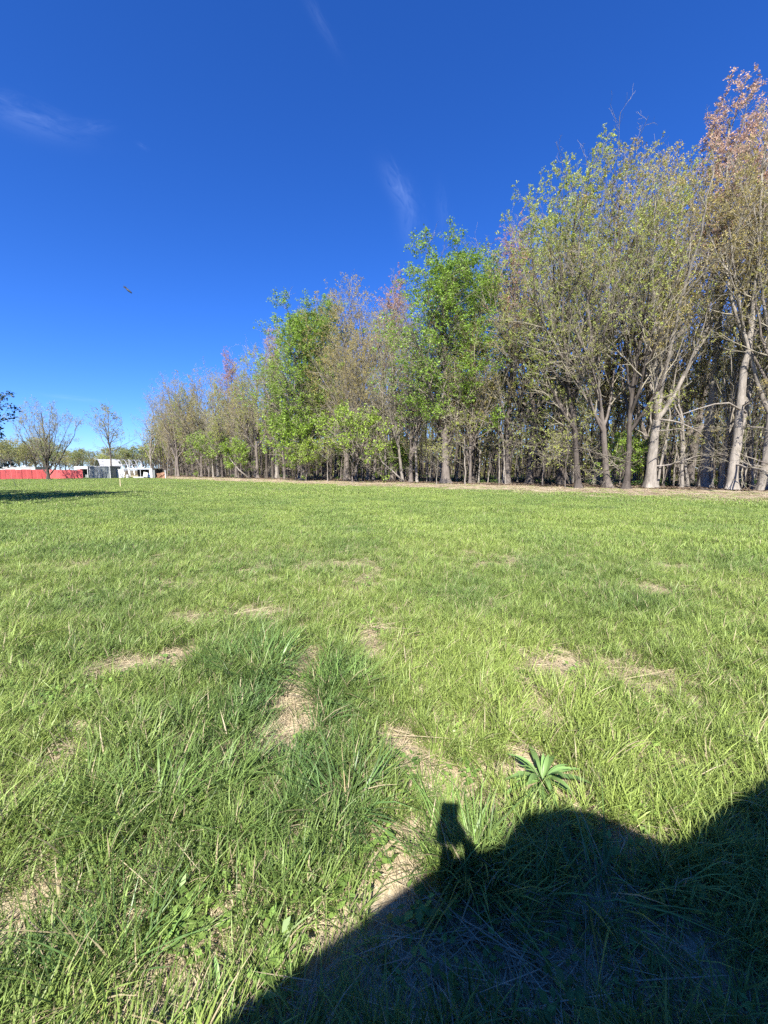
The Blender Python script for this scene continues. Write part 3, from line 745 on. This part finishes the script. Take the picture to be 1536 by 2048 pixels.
for i in range(46):
    bx = g2.uniform(560, 1530); s = g2.uniform(.6, 7.0); x, y = edge(bx, s)
    tree('pole3', x, y, g2.uniform(12, 18), 'slim pale sunlit trunk just behind the edge of the woods', 'slender_tree', 'slim pale trees behind the woods edge', lean=(g2.normal(0, .06), g2.normal(0, .04)))
SAP = [(873, 970, 868, 'sapling', 'young whitish sapling standing alone in front of the woods edge'),
       (705, 965, 800, 'brush', 'bright yellow-green leafy young tree low on the woods edge at middle left'),
       (612, 962, 872, 'brush', 'bright yellow-green bushy young tree under the left tall green tree'),
       (655, 963, 850, 'sapling', 'light green sapling between the two bright bushy young trees'),
       (592, 961, 800, 'brush2', 'fresh green young tree left of the two bright bushy young trees'),
       (478, 957, 872, 'brush2', 'small bushy green tree low under the red-budded maple'),
       (418, 955, 856, 'brush', 'small bushy yellow-green tree low near the left end of the woods'),
       (1085, 972, 775, 'spray', 'young tree with flat yellow-green sprays over the dry strip right of the dark straight trunk'),
       (1130, 976, 830, 'spray', 'young tree with layered yellow-green sprays beside the dark leaning trunk'),
       (930, 968, 790, 'sapling', 'sapling with light green leaves under the tall fresh green tree'),
       (1238, 974, 850, 'brush2', 'small fresh green bush-like tree left of the big pale mottled trunk')]
for bx, by, yt, k, lb in SAP:
    x, y = ground(bx, by); tree(k, x, y, zat(yt, y), lb, 'young_tree', 'young trees along the woods edge', yt=yt)
for i in range(38):
    bx = g2.uniform(330, 1720); s = g2.uniform(.8, 26); x, y = edge(bx, s); k = g2.choice(['sapling', 'sapling2', 'brush2'], p=(.3, .6, .1)); k = 'sapling2' if bx > 1000 and k == 'brush2' else k
    tree(k, x, y, g2.uniform(4, 9.5), {'sapling': 'thin young understory tree with yellow-green leaves inside the woods', 'sapling2': 'thin dark understory tree inside the woods', 'brush2': 'low bushy green understory tree inside the woods'}[k],
         'young_tree', 'understory trees inside the woods', wide=g2.uniform(.8, 1.2))

def thicket():                         # the far depth of the woods: stems and brush that read as one mass
    g = np.random.default_rng(77); n = 1500
    t = g.uniform(-40, 235, n); s = g.uniform(38, 62, n)
    p = P1[None] + UL[None] * t[:, None] + NL[None] * s[:, None]
    P = np.zeros((n, 4, 3)); zz = np.linspace(0, 1, 4); h = g.uniform(6, 17, n)
    P[:, :, 2] = zz[None] * h[:, None] - .2
    P[:, :, 0] = p[:, :1] + np.cumsum(g.normal(0, .3, (n, 4)), 1); P[:, :, 1] = p[:, 1:] + np.cumsum(g.normal(0, .3, (n, 4)), 1)
    V, q = tubes(P, (g.uniform(.05, .2, n)[:, None] * (1 - .6 * zz)[None]), 5)
    m = 90000
    t = g.uniform(-45, 240, m); s = g.uniform(44, 64, m); p2 = P1[None] + UL[None] * t[:, None] + NL[None] * s[:, None]
    Q = np.zeros((m, 2, 3)); Q[:, :, :2] = p2[:, None, :]; Q[:, :, 2] = (g.random(m) ** 1.1 * 20)[:, None]
    lv, lq, lb = leaves(g, Q, 1, .55, .3, 0)
    m2 = 70000
    t = g.uniform(-45, 240, m2); s = g.uniform(52, 70, m2); p2 = P1[None] + UL[None] * t[:, None] + NL[None] * s[:, None]
    Q = np.zeros((m2, 2, 3)); Q[:, :, :2] = p2[:, None, :]; Q[:, :, 2] = (g.random(m2) ** 1.2 * 11)[:, None]
    l2, q2, b2 = leaves(g, Q, 1, .8, .3, 0)
    lq = np.concatenate((lq, q2 + len(lv))); lv = np.concatenate((lv, l2)); lb = np.concatenate((lb, b2))
    me = mesh('distant_thicket', np.concatenate((V, lv)), np.concatenate((q, lq + len(V))), None, [M['bk_dark'], M['lf_dull']],
              qmat=np.concatenate((np.zeros(len(q), int), np.ones(len(lq), int))), attrs={'bl': np.concatenate((np.zeros(len(V)), lb))})
    tag(link('distant_thicket', me), kind='stuff')
thicket()

# dead wood along the edge
def stick(name, label, pts, r, m='bk_pale', group=None):
    mb = MB(); k = len(pts); mb.tube(pts, [r * (1 - .6 * i / (k - 1)) for i in range(k)], 7)
    o = mb.build(name, M[m], smooth=True); return tag(o, label, name.replace('_', ' '), group)
def gp(x, y, z=0.0):
    a, b = ground(x, y); return (a, b, z)
def pt(x, y, d): return (at(x, d, y), d, zat(y, d))
d0 = ground(812, 964)[1] - .8
stick('fallen_branch', 'pale dead stem leaning left from the clump of three pale stems', [pt(808, 964, d0), pt(785, 942, d0), pt(765, 925, d0), pt(755, 905, d0)], .13)
d0 = ground(500, 957)[1] - 1
stick('fallen_branch', 'thin pale dead stem slanting over the ground near the left end of the woods', [pt(500, 958, d0), pt(478, 940, d0), pt(462, 920, d0), pt(452, 900, d0)], .16)
a, b = ground(1320, 968), ground(1425, 983)
stick('fallen_log', 'dark fallen log lying on the litter between the mottled trunk and pale giant', [(a[0], a[1], .08), ((a[0] + b[0]) / 2, (a[1] + b[1]) / 2 + .2, .12), (b[0], b[1], .07)], .13, 'bk_dark')
d0 = ground(1500, 978)[1]
stick('dead_sapling', 'thin bent pale dead sapling right of the pale giant', [pt(1500, 976, d0), pt(1509, 950, d0), pt(1514, 930, d0), pt(1520, 918, d0), pt(1514, 890, d0)], .07)
d0 = ground(1463, 981)[1] - .4
d1 = ground(1300, 977)[1] - .1
stick('dead_limb', 'bleached dead limb drooping right from the big pale mottled trunk', [pt(1312, 838, d1), pt(1345, 842, d1 - .3), pt(1362, 846, d1 - .5), pt(1395, 862, d1 - .8), pt(1423, 886, d1 - 1.0)], .09)
stick('dead_limb', 'long thin bleached limb reaching left from the pale giant trunk', [pt(1492, 826, d0 + .3), pt(1458, 806, d0), pt(1430, 808, d0), pt(1395, 818, d0), pt(1352, 833, d0)], .08)

# ------------------------------------------------------------------ left: lone trees and trees beyond the yard
x, y = ground(97, 960); tree('vase', x, y, zat(792, y), 'lone leafless vase-shaped tree standing in front of the red panel fence', group=None, rz=.4, yt=795)
tree('young', at(224, 74), 74, zat(800, 74), 'slender sparse tree rising behind the grey storage shed', rz=1.0, yt=803)
def crown_wide(key, h, rad):
    cm, top = PROTO[key][1], PROTO[key][2]; co = np.empty(len(cm.vertices) * 3, np.float32); cm.vertices.foreach_get('co', co); co = co.reshape(-1, 3)
    return rad / (np.quantile(np.hypot(co[:, 0], co[:, 1]), .97) * h / top)
tree('shade_tree', -26.0, 17.0, 9.6, 'dark-leaved tree at the left border whose drooping branch hangs into view', rz=2.0, wide=crown_wide('shade_tree', 9.6, 6.5))
tree('shade_tree', -22.0, 12.6, 14.0, 'dark-leaved tree outside the left border that shades the grass before the farmyard', rz=4.0, wide=crown_wide('shade_tree', 14.0, 5.0))
FARL = {'round': 'dull green rounded tree in the row beyond the farmyard', 'round2': 'yellow-green rounded tree in the row beyond the farmyard', 'round3': 'brownish rounded tree in the row beyond the farmyard'}
tree('round2', at(322, 112), 112, zat(846, 112), 'round green tree alone at the gap left of the woods end')
for i in range(84):
    px = -190 + i * 6.7 + g2.uniform(-6, 6); d = g2.uniform(118, 165)
    yt = np.interp(px, (-200, 0, 90, 130, 200, 260, 330, 420), (885, 885, 872, 905, 898, 893, 880, 860)) + g2.uniform(-10, 16)
    k = g2.choice(['round', 'round2', 'round3'], p=(.6, .12, .28))
    tree(k, at(px, d), d, max(4, zat(yt, d)), FARL[k], 'distant_tree', group='trees beyond the farmyard', wide=1.25)

# ------------------------------------------------------------------ left: farmyard
M['red'] = paint('faded_red_panels', (.66, .14, .135), (.52, .11, .105), .55, sc=1.5, stretch=(3, 3, .3))
M['white'] = paint('white_siding', (.44, .44, .435), (.36, .36, .35), .5)
M['grey'] = paint('grey_sheeting', (.15, .165, .165), (.12, .135, .135), .5, sc=1.0)
M['film'] = paint('weathered_white_film', (.38, .385, .39), (.15, .15, .15), .5, sc=.7, stretch=(.5, 3, .4), lo=.5, hi=.62)
M['steel'] = paint('galvanised_steel', (.55, .56, .58), (.42, .42, .44), .4, .6)
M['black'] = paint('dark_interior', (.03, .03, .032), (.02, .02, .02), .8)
M['wood'] = paint('weathered_wood', (.42, .33, .22), (.3, .23, .15), .8, sc=4, stretch=(4, 4, .6))
M['stakew'] = paint('pale_stake_wood', (.42, .35, .22), (.34, .28, .17), .7, sc=8)
M['blue'] = paint('blue_plastic', (.12, .2, .42), None, .4)
M['rust'] = paint('rusty_metal', (.27, .15, .09), (.16, .08, .05), .8, sc=5)

def panel_mesh(w, h):                   # one ribbed metal sheet
    n = 5; V, Fc = [], []
    pr = []
    for i in range(n):
        x0 = -w / 2 + w * i / n; a = w / n
        pr += [(x0, 0), (x0 + a * .62, 0), (x0 + a * .7, -.035), (x0 + a * .92, -.035)]
    pr.append((w / 2, 0))
    for (x, y) in pr: V += [(x, y, 0), (x, y, h), (x, y + .012, 0), (x, y + .012, h)]
    for i in range(len(pr) - 1):
        b = i * 4; Fc += [(b, b + 4, b + 5, b + 1), (b + 2, b + 3, b + 7, b + 6), (b + 1, b + 5, b + 7, b + 3), (b, b + 2, b + 6, b + 4)]
    Fc += [(0, 1, 3, 2), (b + 4, b + 6, b + 7, b + 5)]
    me = bpy.data.meshes.new('panel'); me.from_pydata(V, [], Fc); me.materials.append(M['red']); return me
def red_fence(x0, x1, d0, d1, h, n, label):
    A, B = Vector((at(x0, d0), d0, 0)), Vector((at(x1, d1), d1, 0)); L_ = (B - A).length
    t = thing('panel_fence', label, 'fence', A, math.atan2(B.y - A.y, B.x - A.x), 'red panel fences round the farmyard')
    w = L_ / n; me = panel_mesh(w - .012, h)
    for i in range(n):
        p = link('panel', me, t, ((i + .5) * w, random.uniform(-.02, .02), .12 + random.uniform(-.03, .04))); p.rotation_euler = (random.uniform(-.02, .02), random.uniform(-.012, .012), 0)
    for i in range(n + 1): MB().box((0, .09, h * .5), (.09, .09, h + .05)).build('post', M['wood'], t, (i * w, 0, 0))
    MB().box((L_ / 2, .05, .06), (L_, .05, .12)).build('bottom_rail', M['wood'], t)
red_fence(-45, 93, 60, 66, 1.55, 13, 'long faded red panel fence left of the lone vase-shaped tree')
red_fence(100, 166, 66.5, 69, 1.5, 6, 'short faded red panel fence right of the lone vase-shaped tree')

t = thing('mobile_home', 'long low white mobile home behind the red fence', 'mobile home', (at(45, 86), 86, 0))
MB().box((0, 0, 1.05), (9, 3.4, 2.1)).build('wall', M['white'], t)
MB().box((0, 0, 2.2), (9.3, 3.7, .18)).build('roof', M['white'], t)
MB().box((1.2, -.5, 2.42), (.8, .6, .26)).build('roof_vent', M['white'], t)
for x in (-3, -1, 2.6): MB().box((x, -1.72, 1.3), (.9, .06, .7)).build('window', M['black'], t)

t = thing('garage', 'white garage with dark open bay right of the red fence', 'garage', (at(166, 75), 75, 0))
w = 27 * 75 / 769
MB().box((0, 1.6, 2.05), (w, 4, .5)).build('roof', M['white'], t)
MB().box((-w / 2 + .55, -.28, .88), (1.1, .1, 1.78)).build('wall', M['white'], t)
MB().box((w / 2 - .1, 1.6, .9), (.1, 3.9, 1.8)).build('wall', M['white'], t)
MB().box((-w / 2 + .05, 1.6, .9), (.1, 3.6, 1.8)).build('wall', M['white'], t)
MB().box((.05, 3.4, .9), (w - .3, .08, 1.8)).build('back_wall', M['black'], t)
MB().box((.5, .6, .35), (.7, .5, .7)).build('shelf', M['grey'], t)

t = thing('storage_shed', 'square grey storage shed with white edges in front of the hoop barn', 'shed', (at(201, 70), 70, 0), -.06)
w = 41 * 70 / 769
MB().box((0, 1.3, 1.1), (w, 2.6, 2.2)).build('wall', M['grey'], t)
MB().box((0, 1.3, 2.26), (w + .2, 2.85, .1)).build('roof', M['white'], t)
MB().box((-w / 2 - .06, -.04, 1.1), (.09, .12, 2.2)).build('corner_trim', M['white'], t)
MB().box((w / 2 + .06, -.04, 1.1), (.09, .12, 2.2)).build('corner_trim', M['white'], t)
for i in range(7): MB().box((-w / 2 + .3 + i * (w - .6) / 6, -.02, 1.1), (.06, .05, 2.1)).build('wall_rib', M['grey'], t)
d = 69.3
tag(MB().tube([pt(200.5, 958.5, d), pt(195, 932, d)], .07, 8).build('pole', M['white']), 'white pole leaning against the front of the grey storage shed', 'pole')

t = thing('sheet_panel', 'white sheet panel wall leaning between the grey shed and the lean-to', 'panel', (at(235, 71.5), 71.5, 0))
w = 25 * 71.5 / 769
me = bpy.data.meshes.new('sheet')
V = [(-w / 2, 0, 1.75), (-w / 2 + .35, 0, 0), (w / 2, 0, 0), (w / 2, 0, 1.75)]; V += [(a, .05, c) for a, b, c in V]
me.from_pydata(V, [], [(0, 1, 2, 3), (7, 6, 5, 4), (0, 4, 5, 1), (3, 2, 6, 7), (0, 3, 7, 4), (1, 5, 6, 2)]); me.materials.append(M['white']); link('sheet', me, t)
MB().box((0, .12, 1.80), (w + .1, .2, .07)).build('top_rail', M['steel'], t)

def hoop_barn():
    d = 84.0; t = thing('hoop_barn', 'arched hoop barn with torn white cover and bare hoops at its right end', 'barn', (at(229, d), d, 0), .80)
    rx, hz, base, n = 4.4, 3.3, .6, 14
    ang = [math.pi * i / n for i in range(n + 1)]
    arc = [(-math.cos(a) * rx, math.sin(a) ** 1.5 * hz + base) for a in ang]
    V, Fc = [], []
    ys = [-2.9 + .42 * i for i in range(10)]
    for j, yy in enumerate(ys):
        for k, (x, z) in enumerate(arc):
            sag = .05 * math.sin(j * 3.0 + k)
            V.append((yy, x, z + sag))
    W = n + 1
    for j in range(len(ys) - 1):
        for k in range(n):
            if j > 6 and (j + k * 2) % 4 < (j - 6): continue           # tears near the end
            Fc.append((j * W + k, (j + 1) * W + k, (j + 1) * W + k + 1, j * W + k + 1))
    me = bpy.data.meshes.new('cover'); me.from_pydata(V, [], Fc); me.materials.append(M['film'])
    c = link('cover', me, t); c.modifiers.new('thickness', 'SOLIDIFY').thickness = .02
    for yy in [-2.92 + .95 * i for i in range(9)]:
        MB().tube([(yy, x, z - .05) for x, z in arc], .06, 6).build('hoop', M['steel'], t)
        if yy < 2: continue
    for k in (2, 4, 7, 10, 12): MB().tube([(-2.95, arc[k][0], arc[k][1] - .1), (4.75, arc[k][0], arc[k][1] - .1)], .04, 5).build('purlin', M['steel'], t)
    for s in (-1, 1): MB().box((-1.0, s * rx, base / 2), (3.8, .08, base)).build('side_wall', M['white'], t)
    MB().box((-2.95, 0, base / 2), (.1, rx * 2, base)).build('end_wall', M['white'], t)
    MB().tube([(2.2, -3.2, 0), (2.2, -3.2, 3.9)], .09, 6).build('post', M['white'], t)
    MB().tube([(4.4, -3.4, 0), (4.4, -3.4, 3.1)], .12, 6).build('post', M['white'], t)
hoop_barn()

d = 73.0; w = 60 * d / 769
t = thing('open_shed', 'open lean-to with flat white roof and thin posts right of the white sheet panel', 'lean-to', (at(276, d), d, 0))
MB().box((0, 1.5, 1.86), (w, 3.4, .10)).build('roof', M['white'], t)
MB().box((0, -.24, 1.74), (w, .06, .12)).build('fascia', M['steel'], t)
for x in (-w / 2 + .1, -w / 2 + 1.5, .6, w / 2 - .2): MB().box((x, -.15, .87), (.08, .08, 1.68)).build('post', M['white'], t)
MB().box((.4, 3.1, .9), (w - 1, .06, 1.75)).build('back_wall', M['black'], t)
def clutter(name, label, cat, px, dd, mbs):
    q = thing(name, label, cat, (at(px, dd), dd, 0))
    for nm, mb, m in mbs: mb.build(nm, M[m], q)
clutter('plastic_drum', 'white plastic drum standing under the lean-to', 'drum', 255, 72.2, [('body', MB().tube([(0, 0, 0), (0, 0, .1), (0, 0, .6), (0, 0, .7)], [.25, .29, .29, .22], 10), 'white'), ('lid', MB().tube([(0, 0, .7), (0, 0, .74)], .2, 10), 'steel')])
clutter('lumber_stack', 'low pale lumber stack on the ground under the lean-to', 'lumber', 277, 72.4, [('plank', MB().box((0, 0, .12 + .1 * i), (2.0, .2, .08), Matrix.Rotation(.03 * (i % 3 - 1), 3, 'Z')), 'white') for i in range(3)])
clutter('tarp_bundle', 'blue and white bundle at the right end of the lean-to', 'bundle', 293, 72.2, [('bundle', MB().tube([(-.5, 0, .3), (-.2, 0, .5), (.3, 0, .55), (.6, 0, .3)], [.2, .42, .45, .15], 9), 'blue'), ('sheet', MB().box((.1, -.46, .75), (.8, .05, .9), Matrix.Rotation(.2, 3, 'Y')), 'white')])
clutter('cabinet', 'tall white cabinet at the right end of the lean-to', 'cabinet', 304, 72.6, [('body', MB().box((0, 0, .85), (.6, .6, 1.7)), 'white'), ('door', MB().box((.02, -.33, .85), (.5, .04, 1.55)), 'white')])
clutter('cabinet', 'tall dark cabinet right of the white cabinet', 'cabinet', 310, 72.8, [('body', MB().box((0, 0, .85), (.45, .6, 1.7)), 'black'), ('door', MB().box((0, -.33, .85), (.38, .04, 1.5)), 'grey')])
clutter('scrap_pile', 'rusty scrap pile right of the dark cabinet', 'scrap', 321, 73, [('sheet', MB().box((-.3, 0, .5), (.9, .05, 1.0), Matrix.Rotation(.3, 3, 'X')), 'rust'), ('sheet', MB().box((.4, .2, .6), (.8, .06, 1.1), Matrix.Rotation(-.25, 3, 'Y')), 'rust'), ('bar', MB().tube([(-.8, -.3, .1), (.7, .1, .9)], .05, 6), 'rust')])
clutter('post', 'short white post at the right end of the farmyard clutter', 'post', 331, 73, [('shaft', MB().box((0, 0, .75), (.14, .14, 1.5)), 'white'), ('cap', MB().box((0, 0, 1.53), (.2, .2, .06)), 'white')])

x, y = ground(241, 974)
t = thing('wooden_stake', 'pale wooden stake standing alone in the field before the lean-to', 'stake', (x, y, 0), .3)
MB().box((0, 0, .38), (.07, .045, .76)).build('shaft', M['stakew'], t)
MB().tube([(0, 0, .76), (0, 0, .79)], [.035, .02], 4).build('tip', M['stakew'], t)

# ------------------------------------------------------------------ bird in the sky
M['feather'] = paint('dark_feathers', (.03, .035, .045), (.015, .015, .02), .6, sc=20)
M['belly'] = paint('pale_feathers', (.55, .52, .50), None, .6, sc=20)
def bird():
    r = Vector(ray(257, 581)); c = Vector((0, 0, CAMH)) + r / r.y * 12.0
    t = thing('bird', 'small dark bird flying alone in the blue sky', 'bird', c)
    ax = Vector((.74, .25, -.62)).normalized()
    pts = [ax * k for k in (-.10, -.06, 0, .06, .09, .11)]
    MB().tube(pts, [.008, .022, .032, .024, .02, .004], 9).build('body', M['feather'], t, smooth=True)
    side = ax.cross(Vector((0, 1, .2))).normalized(); up = side.cross(ax)
    for s, ln, sw in ((1, .17, .06), (-1, .14, .05)):
        d = (Vector((0, s, .25)) * .5 - ax * .75 + Vector((-.15, 0, .25))).normalized()
        V = [ax * .04, ax * -.03, d * ln * .6 - ax * .04, d * ln - ax * .02, d * ln * .55 + ax * .05]
        V += [v + Vector((.003, 0, .006)) for v in V]
        me = bpy.data.meshes.new('wing'); me.from_pydata([tuple(v) for v in V], [], [(0, 1, 2, 3, 4), (9, 8, 7, 6, 5)] + [(i, (i + 1) % 5, 5 + (i + 1) % 5, 5 + i) for i in range(5)])
        me.materials.append(M['feather']); link('wing', me, t)
    b = Vector((0, 0, .02))
    V = [ax * -.08 + side * .008, ax * -.08 - side * .008, ax * -.15 - side * .025, ax * -.15 + side * .025]
    V += [v + up * .004 for v in V]
    me = bpy.data.meshes.new('tail'); me.from_pydata([tuple(v) for v in V], [], [(0, 1, 2, 3), (7, 6, 5, 4)] + [(i, (i + 1) % 4, 4 + (i + 1) % 4, 4 + i) for i in range(4)])
    me.materials.append(M['feather']); link('tail', me, t)
bird()

# ------------------------------------------------------------------ near plants that stand out singly
def plantain(px, py, n, ln, label, name='plantain_plant'):
    x, y = ground(px, py); z = float(relief(np.array([x]), np.array([y]))[0])
    t = thing(name, label, 'weed', (x, y, z))
    g = np.random.default_rng(int(px))
    for i in range(n):
        az = i * 2.4 + g.normal(0, .25); inner = i / n
        L_ = ln * (.55 + .7 * g.random()); el = .30 + .85 * g.random() ** 1.3
        K = 8; s = np.linspace(0, 1, K)
        out = L_ * (np.cos(el) * s + .18 * s ** 2); zz = L_ * (np.sin(el) * s - .42 * s ** 2.2) + .01
        wd = L_ * .125 * (np.sin(np.pi * np.clip(s * .98 + .02, 0, 1) ** 1.15) * .9 + .10) * np.where(s < .25, .25 + 3 * s, 1); wd[-1] = .0005
        V = []
        for k in range(K):
            cx, cy = math.cos(az) * out[k], math.sin(az) * out[k]; w = wd[k] * .5
            nx, ny = -math.sin(az), math.cos(az)
            V += [(cx - nx * w, cy - ny * w, zz[k] + w * .35), (cx, cy, zz[k]), (cx + nx * w, cy + ny * w, zz[k] + w * .35)]
        q = []
        for k in range(K - 1):
            for c in (0, 1): q.append((k * 3 + c, k * 3 + c + 1, k * 3 + c + 4, k * 3 + c + 3))
        me = mesh('leaf', V, q, None, [M['plantain']], smooth=True, attrs={'bl': np.full(len(V), g.random())})
        link('leaf', me, t)
plantain(1085, 1565, 40, .21, 'broad-leaved light green rosette weed just above the rounded shadow')
plantain(110, 1905, 11, .12, 'small broad-leaved rosette weed in the grass at the bottom left')
plantain(440, 1990, 10, .11, 'small broad-leaved rosette weed on the dry patch left of the shadow')
def clump(px, py, n, rad, h0, h1, w, tint, seed, label):
    x, y = ground(px, py); z = float(relief(np.array([x]), np.array([y]))[0])
    t = thing('grass_clump', label, 'grass clump', (x, y, z), 0, 'tall coarse grass clumps')
    V, q, tr, bl = blades(n, rad, h0, h1, w, .5, .8, seed, .2)
    link('blades', mesh('blades', V, q, tr, [M['coarse']], attrs={'bl': bl}), t)
    V, q, tr, bl = blades(n // 4, rad, .06, .14, w * .6, 1.0, .4, seed + 11, .6, .92)
    link('dead_blades', mesh('dead_blades', V, q, tr, [M['straw']], attrs={'bl': bl}), t)
M['coarse'] = leafy('coarse_grass', (.16, .26, .065), (.10, .18, .055), (.4, .33, .18), .05, .3, .38, 'object')
clump(935, 1735, 75, .10, .12, .30, .007, .8, 1, 'big coarse grass clump half in the edge of the dark shadow')
clump(520, 1345, 260, .24, .14, .31, .007, .9, 2, 'tall bluish grass clump left of the long bare strip of soil')
clump(665, 1390, 200, .18, .14, .28, .0065, .9, 3, 'tall bluish grass clump right of the long bare strip of soil')
clump(690, 1625, 130, .13, .14, .28, .006, .8, 4, 'dark grass clump above the pale dirt patch near the shadow')
clump(1170, 1790, 60, .12, .14, .30, .006, .8, 5, 'coarse grass clump wholly inside the dark shadow')
clump(215, 1960, 80, .12, .10, .22, .005, .7, 6, 'dark broad-bladed grass clump at the bottom left corner')
clump(290, 1640, 160, .16, .12, .25, .006, .7, 7, 'dense dark grass clump in the left foreground')

# ------------------------------------------------------------------ behind the camera: the things whose shadow falls into the picture
M['mound'] = paint('dull_green_mound', (.08, .10, .08), (.05, .06, .05), .6, sc=1.5)  # plain cover colour for the added shadow caster behind the camera
def build_shadow_mound():                    # added unseen mound, outline shaped to cast the lumpy shadow at lower right
    prof = [(-1.75, 0), (-1.5, .8), (-1.24, 1.5), (-.87, 1.88), (-.49, 2.13), (-.17, 2.36), (.03, 2.41), (.10, 2.49), (.16, 2.55), (.34, 2.585), (.50, 2.56), (.62, 2.49), (.72, 2.42), (.80, 2.44), (1.1, 2.60), (1.49, 2.79), (1.9, 3.0), (2.6, 3.2), (4.2, 3.3), (6.0, 3.2), (6.8, 2.4), (7.2, 0)]
    V, Fc = [], []
    ys = [-1.0, -1.06, -1.5, -2.4, -3.6, -4.6, -5.0]; sc = [.985, 1, 1.0, 1.0, .98, .9, .7]
    for j, (yy, s) in enumerate(zip(ys, sc)):
        for k, (x, z) in enumerate(prof):
            zz = z * s; V.append((x, yy + (.0 if j > 1 else .0), zz + (0.05 * math.sin(k * 1.7 + j) if 2 <= j and 0 < k < len(prof) - 1 else 0) - (.12 * min(1, z) if j >= 2 else 0)))
    W = len(prof)
    for j in range(len(ys) - 1):
        for k in range(W - 1): Fc.append((j * W + k, j * W + k + 1, (j + 1) * W + k + 1, (j + 1) * W + k))
    Fc.append(tuple(range(W))[::-1]); Fc.append(tuple((len(ys) - 1) * W + k for k in range(W)))
    me = bpy.data.meshes.new('shadow_mound'); me.from_pydata(V, [], Fc); me.materials.append(M['mound'])
    tag(link('added_shadow_mound', me), 'added mound unseen behind the camera, shaped to cast the rounded shadow', 'shadow_mound')
build_shadow_mound()
M['cloth'] = paint('denim_and_cotton', (.09, .11, .16), (.06, .07, .1), .85, sc=6)
M['skin'] = paint('skin', (.50, .33, .25), (.45, .28, .21), .55, sc=5)
M['phone'] = paint('black_phone_glass', (.015, .015, .018), None, .2)
def skinned(name, verts, edges, root, m, parent, sub=2):
    me = bpy.data.meshes.new(name); me.from_pydata([v[:3] for v in verts], edges, []); me.materials.append(m)
    o = link(name, me, parent); sk = o.modifiers.new('skin', 'SKIN')
    for i, v in enumerate(verts):
        s = me.skin_vertices[0].data[i]; s.radius = v[3:5] if len(v) > 4 else (v[3], v[3]); s.use_root = i == root
    o.modifiers.new('smooth', 'SUBSURF').levels = sub; o.modifiers['smooth'].render_levels = sub
    return o
def photographer():
    t = thing('person', 'person in dark clothes standing behind the camera holding up a phone', 'person', (.22, -.52, 0))
    v = [(0, 0, .95, .15, .11), (0, 0, 1.15, .15, .11), (0, .01, 1.38, .17, .11), (0, .0, 1.50, .06), (0, .03, 1.60, .075, .09), (0, .03, 1.72, .07, .085),
         (.19, 0, 1.42, .06), (.20, .24, 1.16, .046), (-.115, .44, 1.40, .032),
         (-.19, 0, 1.42, .06), (-.34, .10, 1.17, .048), (-.235, .44, 1.40, .034), (-.225, .48, 1.46, .032, .02),
         (.10, 0, .88, .09), (.11, .02, .48, .062), (.12, -.02, .08, .045), (.13, .14, .035, .04),
         (-.10, 0, .88, .09), (-.12, .04, .48, .062), (-.13, -.02, .08, .045), (-.14, .14, .035, .04)]
    e = [(0, 1), (1, 2), (2, 3), (3, 4), (4, 5), (2, 6), (6, 7), (7, 8), (2, 9), (9, 10), (10, 11), (11, 12), (0, 13), (13, 14), (14, 15), (15, 16), (0, 17), (17, 18), (18, 19), (19, 20)]
    skinned('body', v, e, 0, M['cloth'], t)
    # fingers of the raised hand closing round the phone, thumb on the other side
    for i in range(4):
        z = 1.475 + i * .022
        skinned('finger', [(-.235, .475, z - .01, .010), (-.270, .478, z, .009), (-.272, .490, z + .004, .008), (-.262, .494, z + .006, .007)], [(0, 1), (1, 2), (2, 3)], 0, M['skin'], t, 1)
    for i in range(4):
        skinned('finger', [(-.150, .465, 1.455 + i * .02, .010), (-.172, .470, 1.49 + i * .018, .009), (-.184, .478, 1.515 + i * .016, .008)], [(0, 1), (1, 2)], 0, M['skin'], t, 1)
    skinned('palm', [(-.115, .44, 1.40, .034), (-.140, .460, 1.455, .036, .022), (-.150, .468, 1.50, .03, .018)], [(0, 1), (1, 2)], 0, M['skin'], t, 1)
    skinned('thumb', [(-.205, .465, 1.46, .012), (-.178, .470, 1.49, .011), (-.172, .480, 1.525, .009)], [(0, 1), (1, 2)], 0, M['skin'], t, 1)
    skinned('hair', [(0, -.01, 1.66, .085, .09), (0, .02, 1.74, .075, .085)], [(0, 1)], 0, M['black'], t, 1)
photographer()
o = MB().box((0, -.026, 1.545), (.082, .010, .17), Matrix.Rotation(.10, 3, 'Y') @ Matrix.Rotation(-PITCH, 3, 'X')).build('phone', M['phone'])
tag(o, 'dark phone held up by the person behind the camera', 'phone')
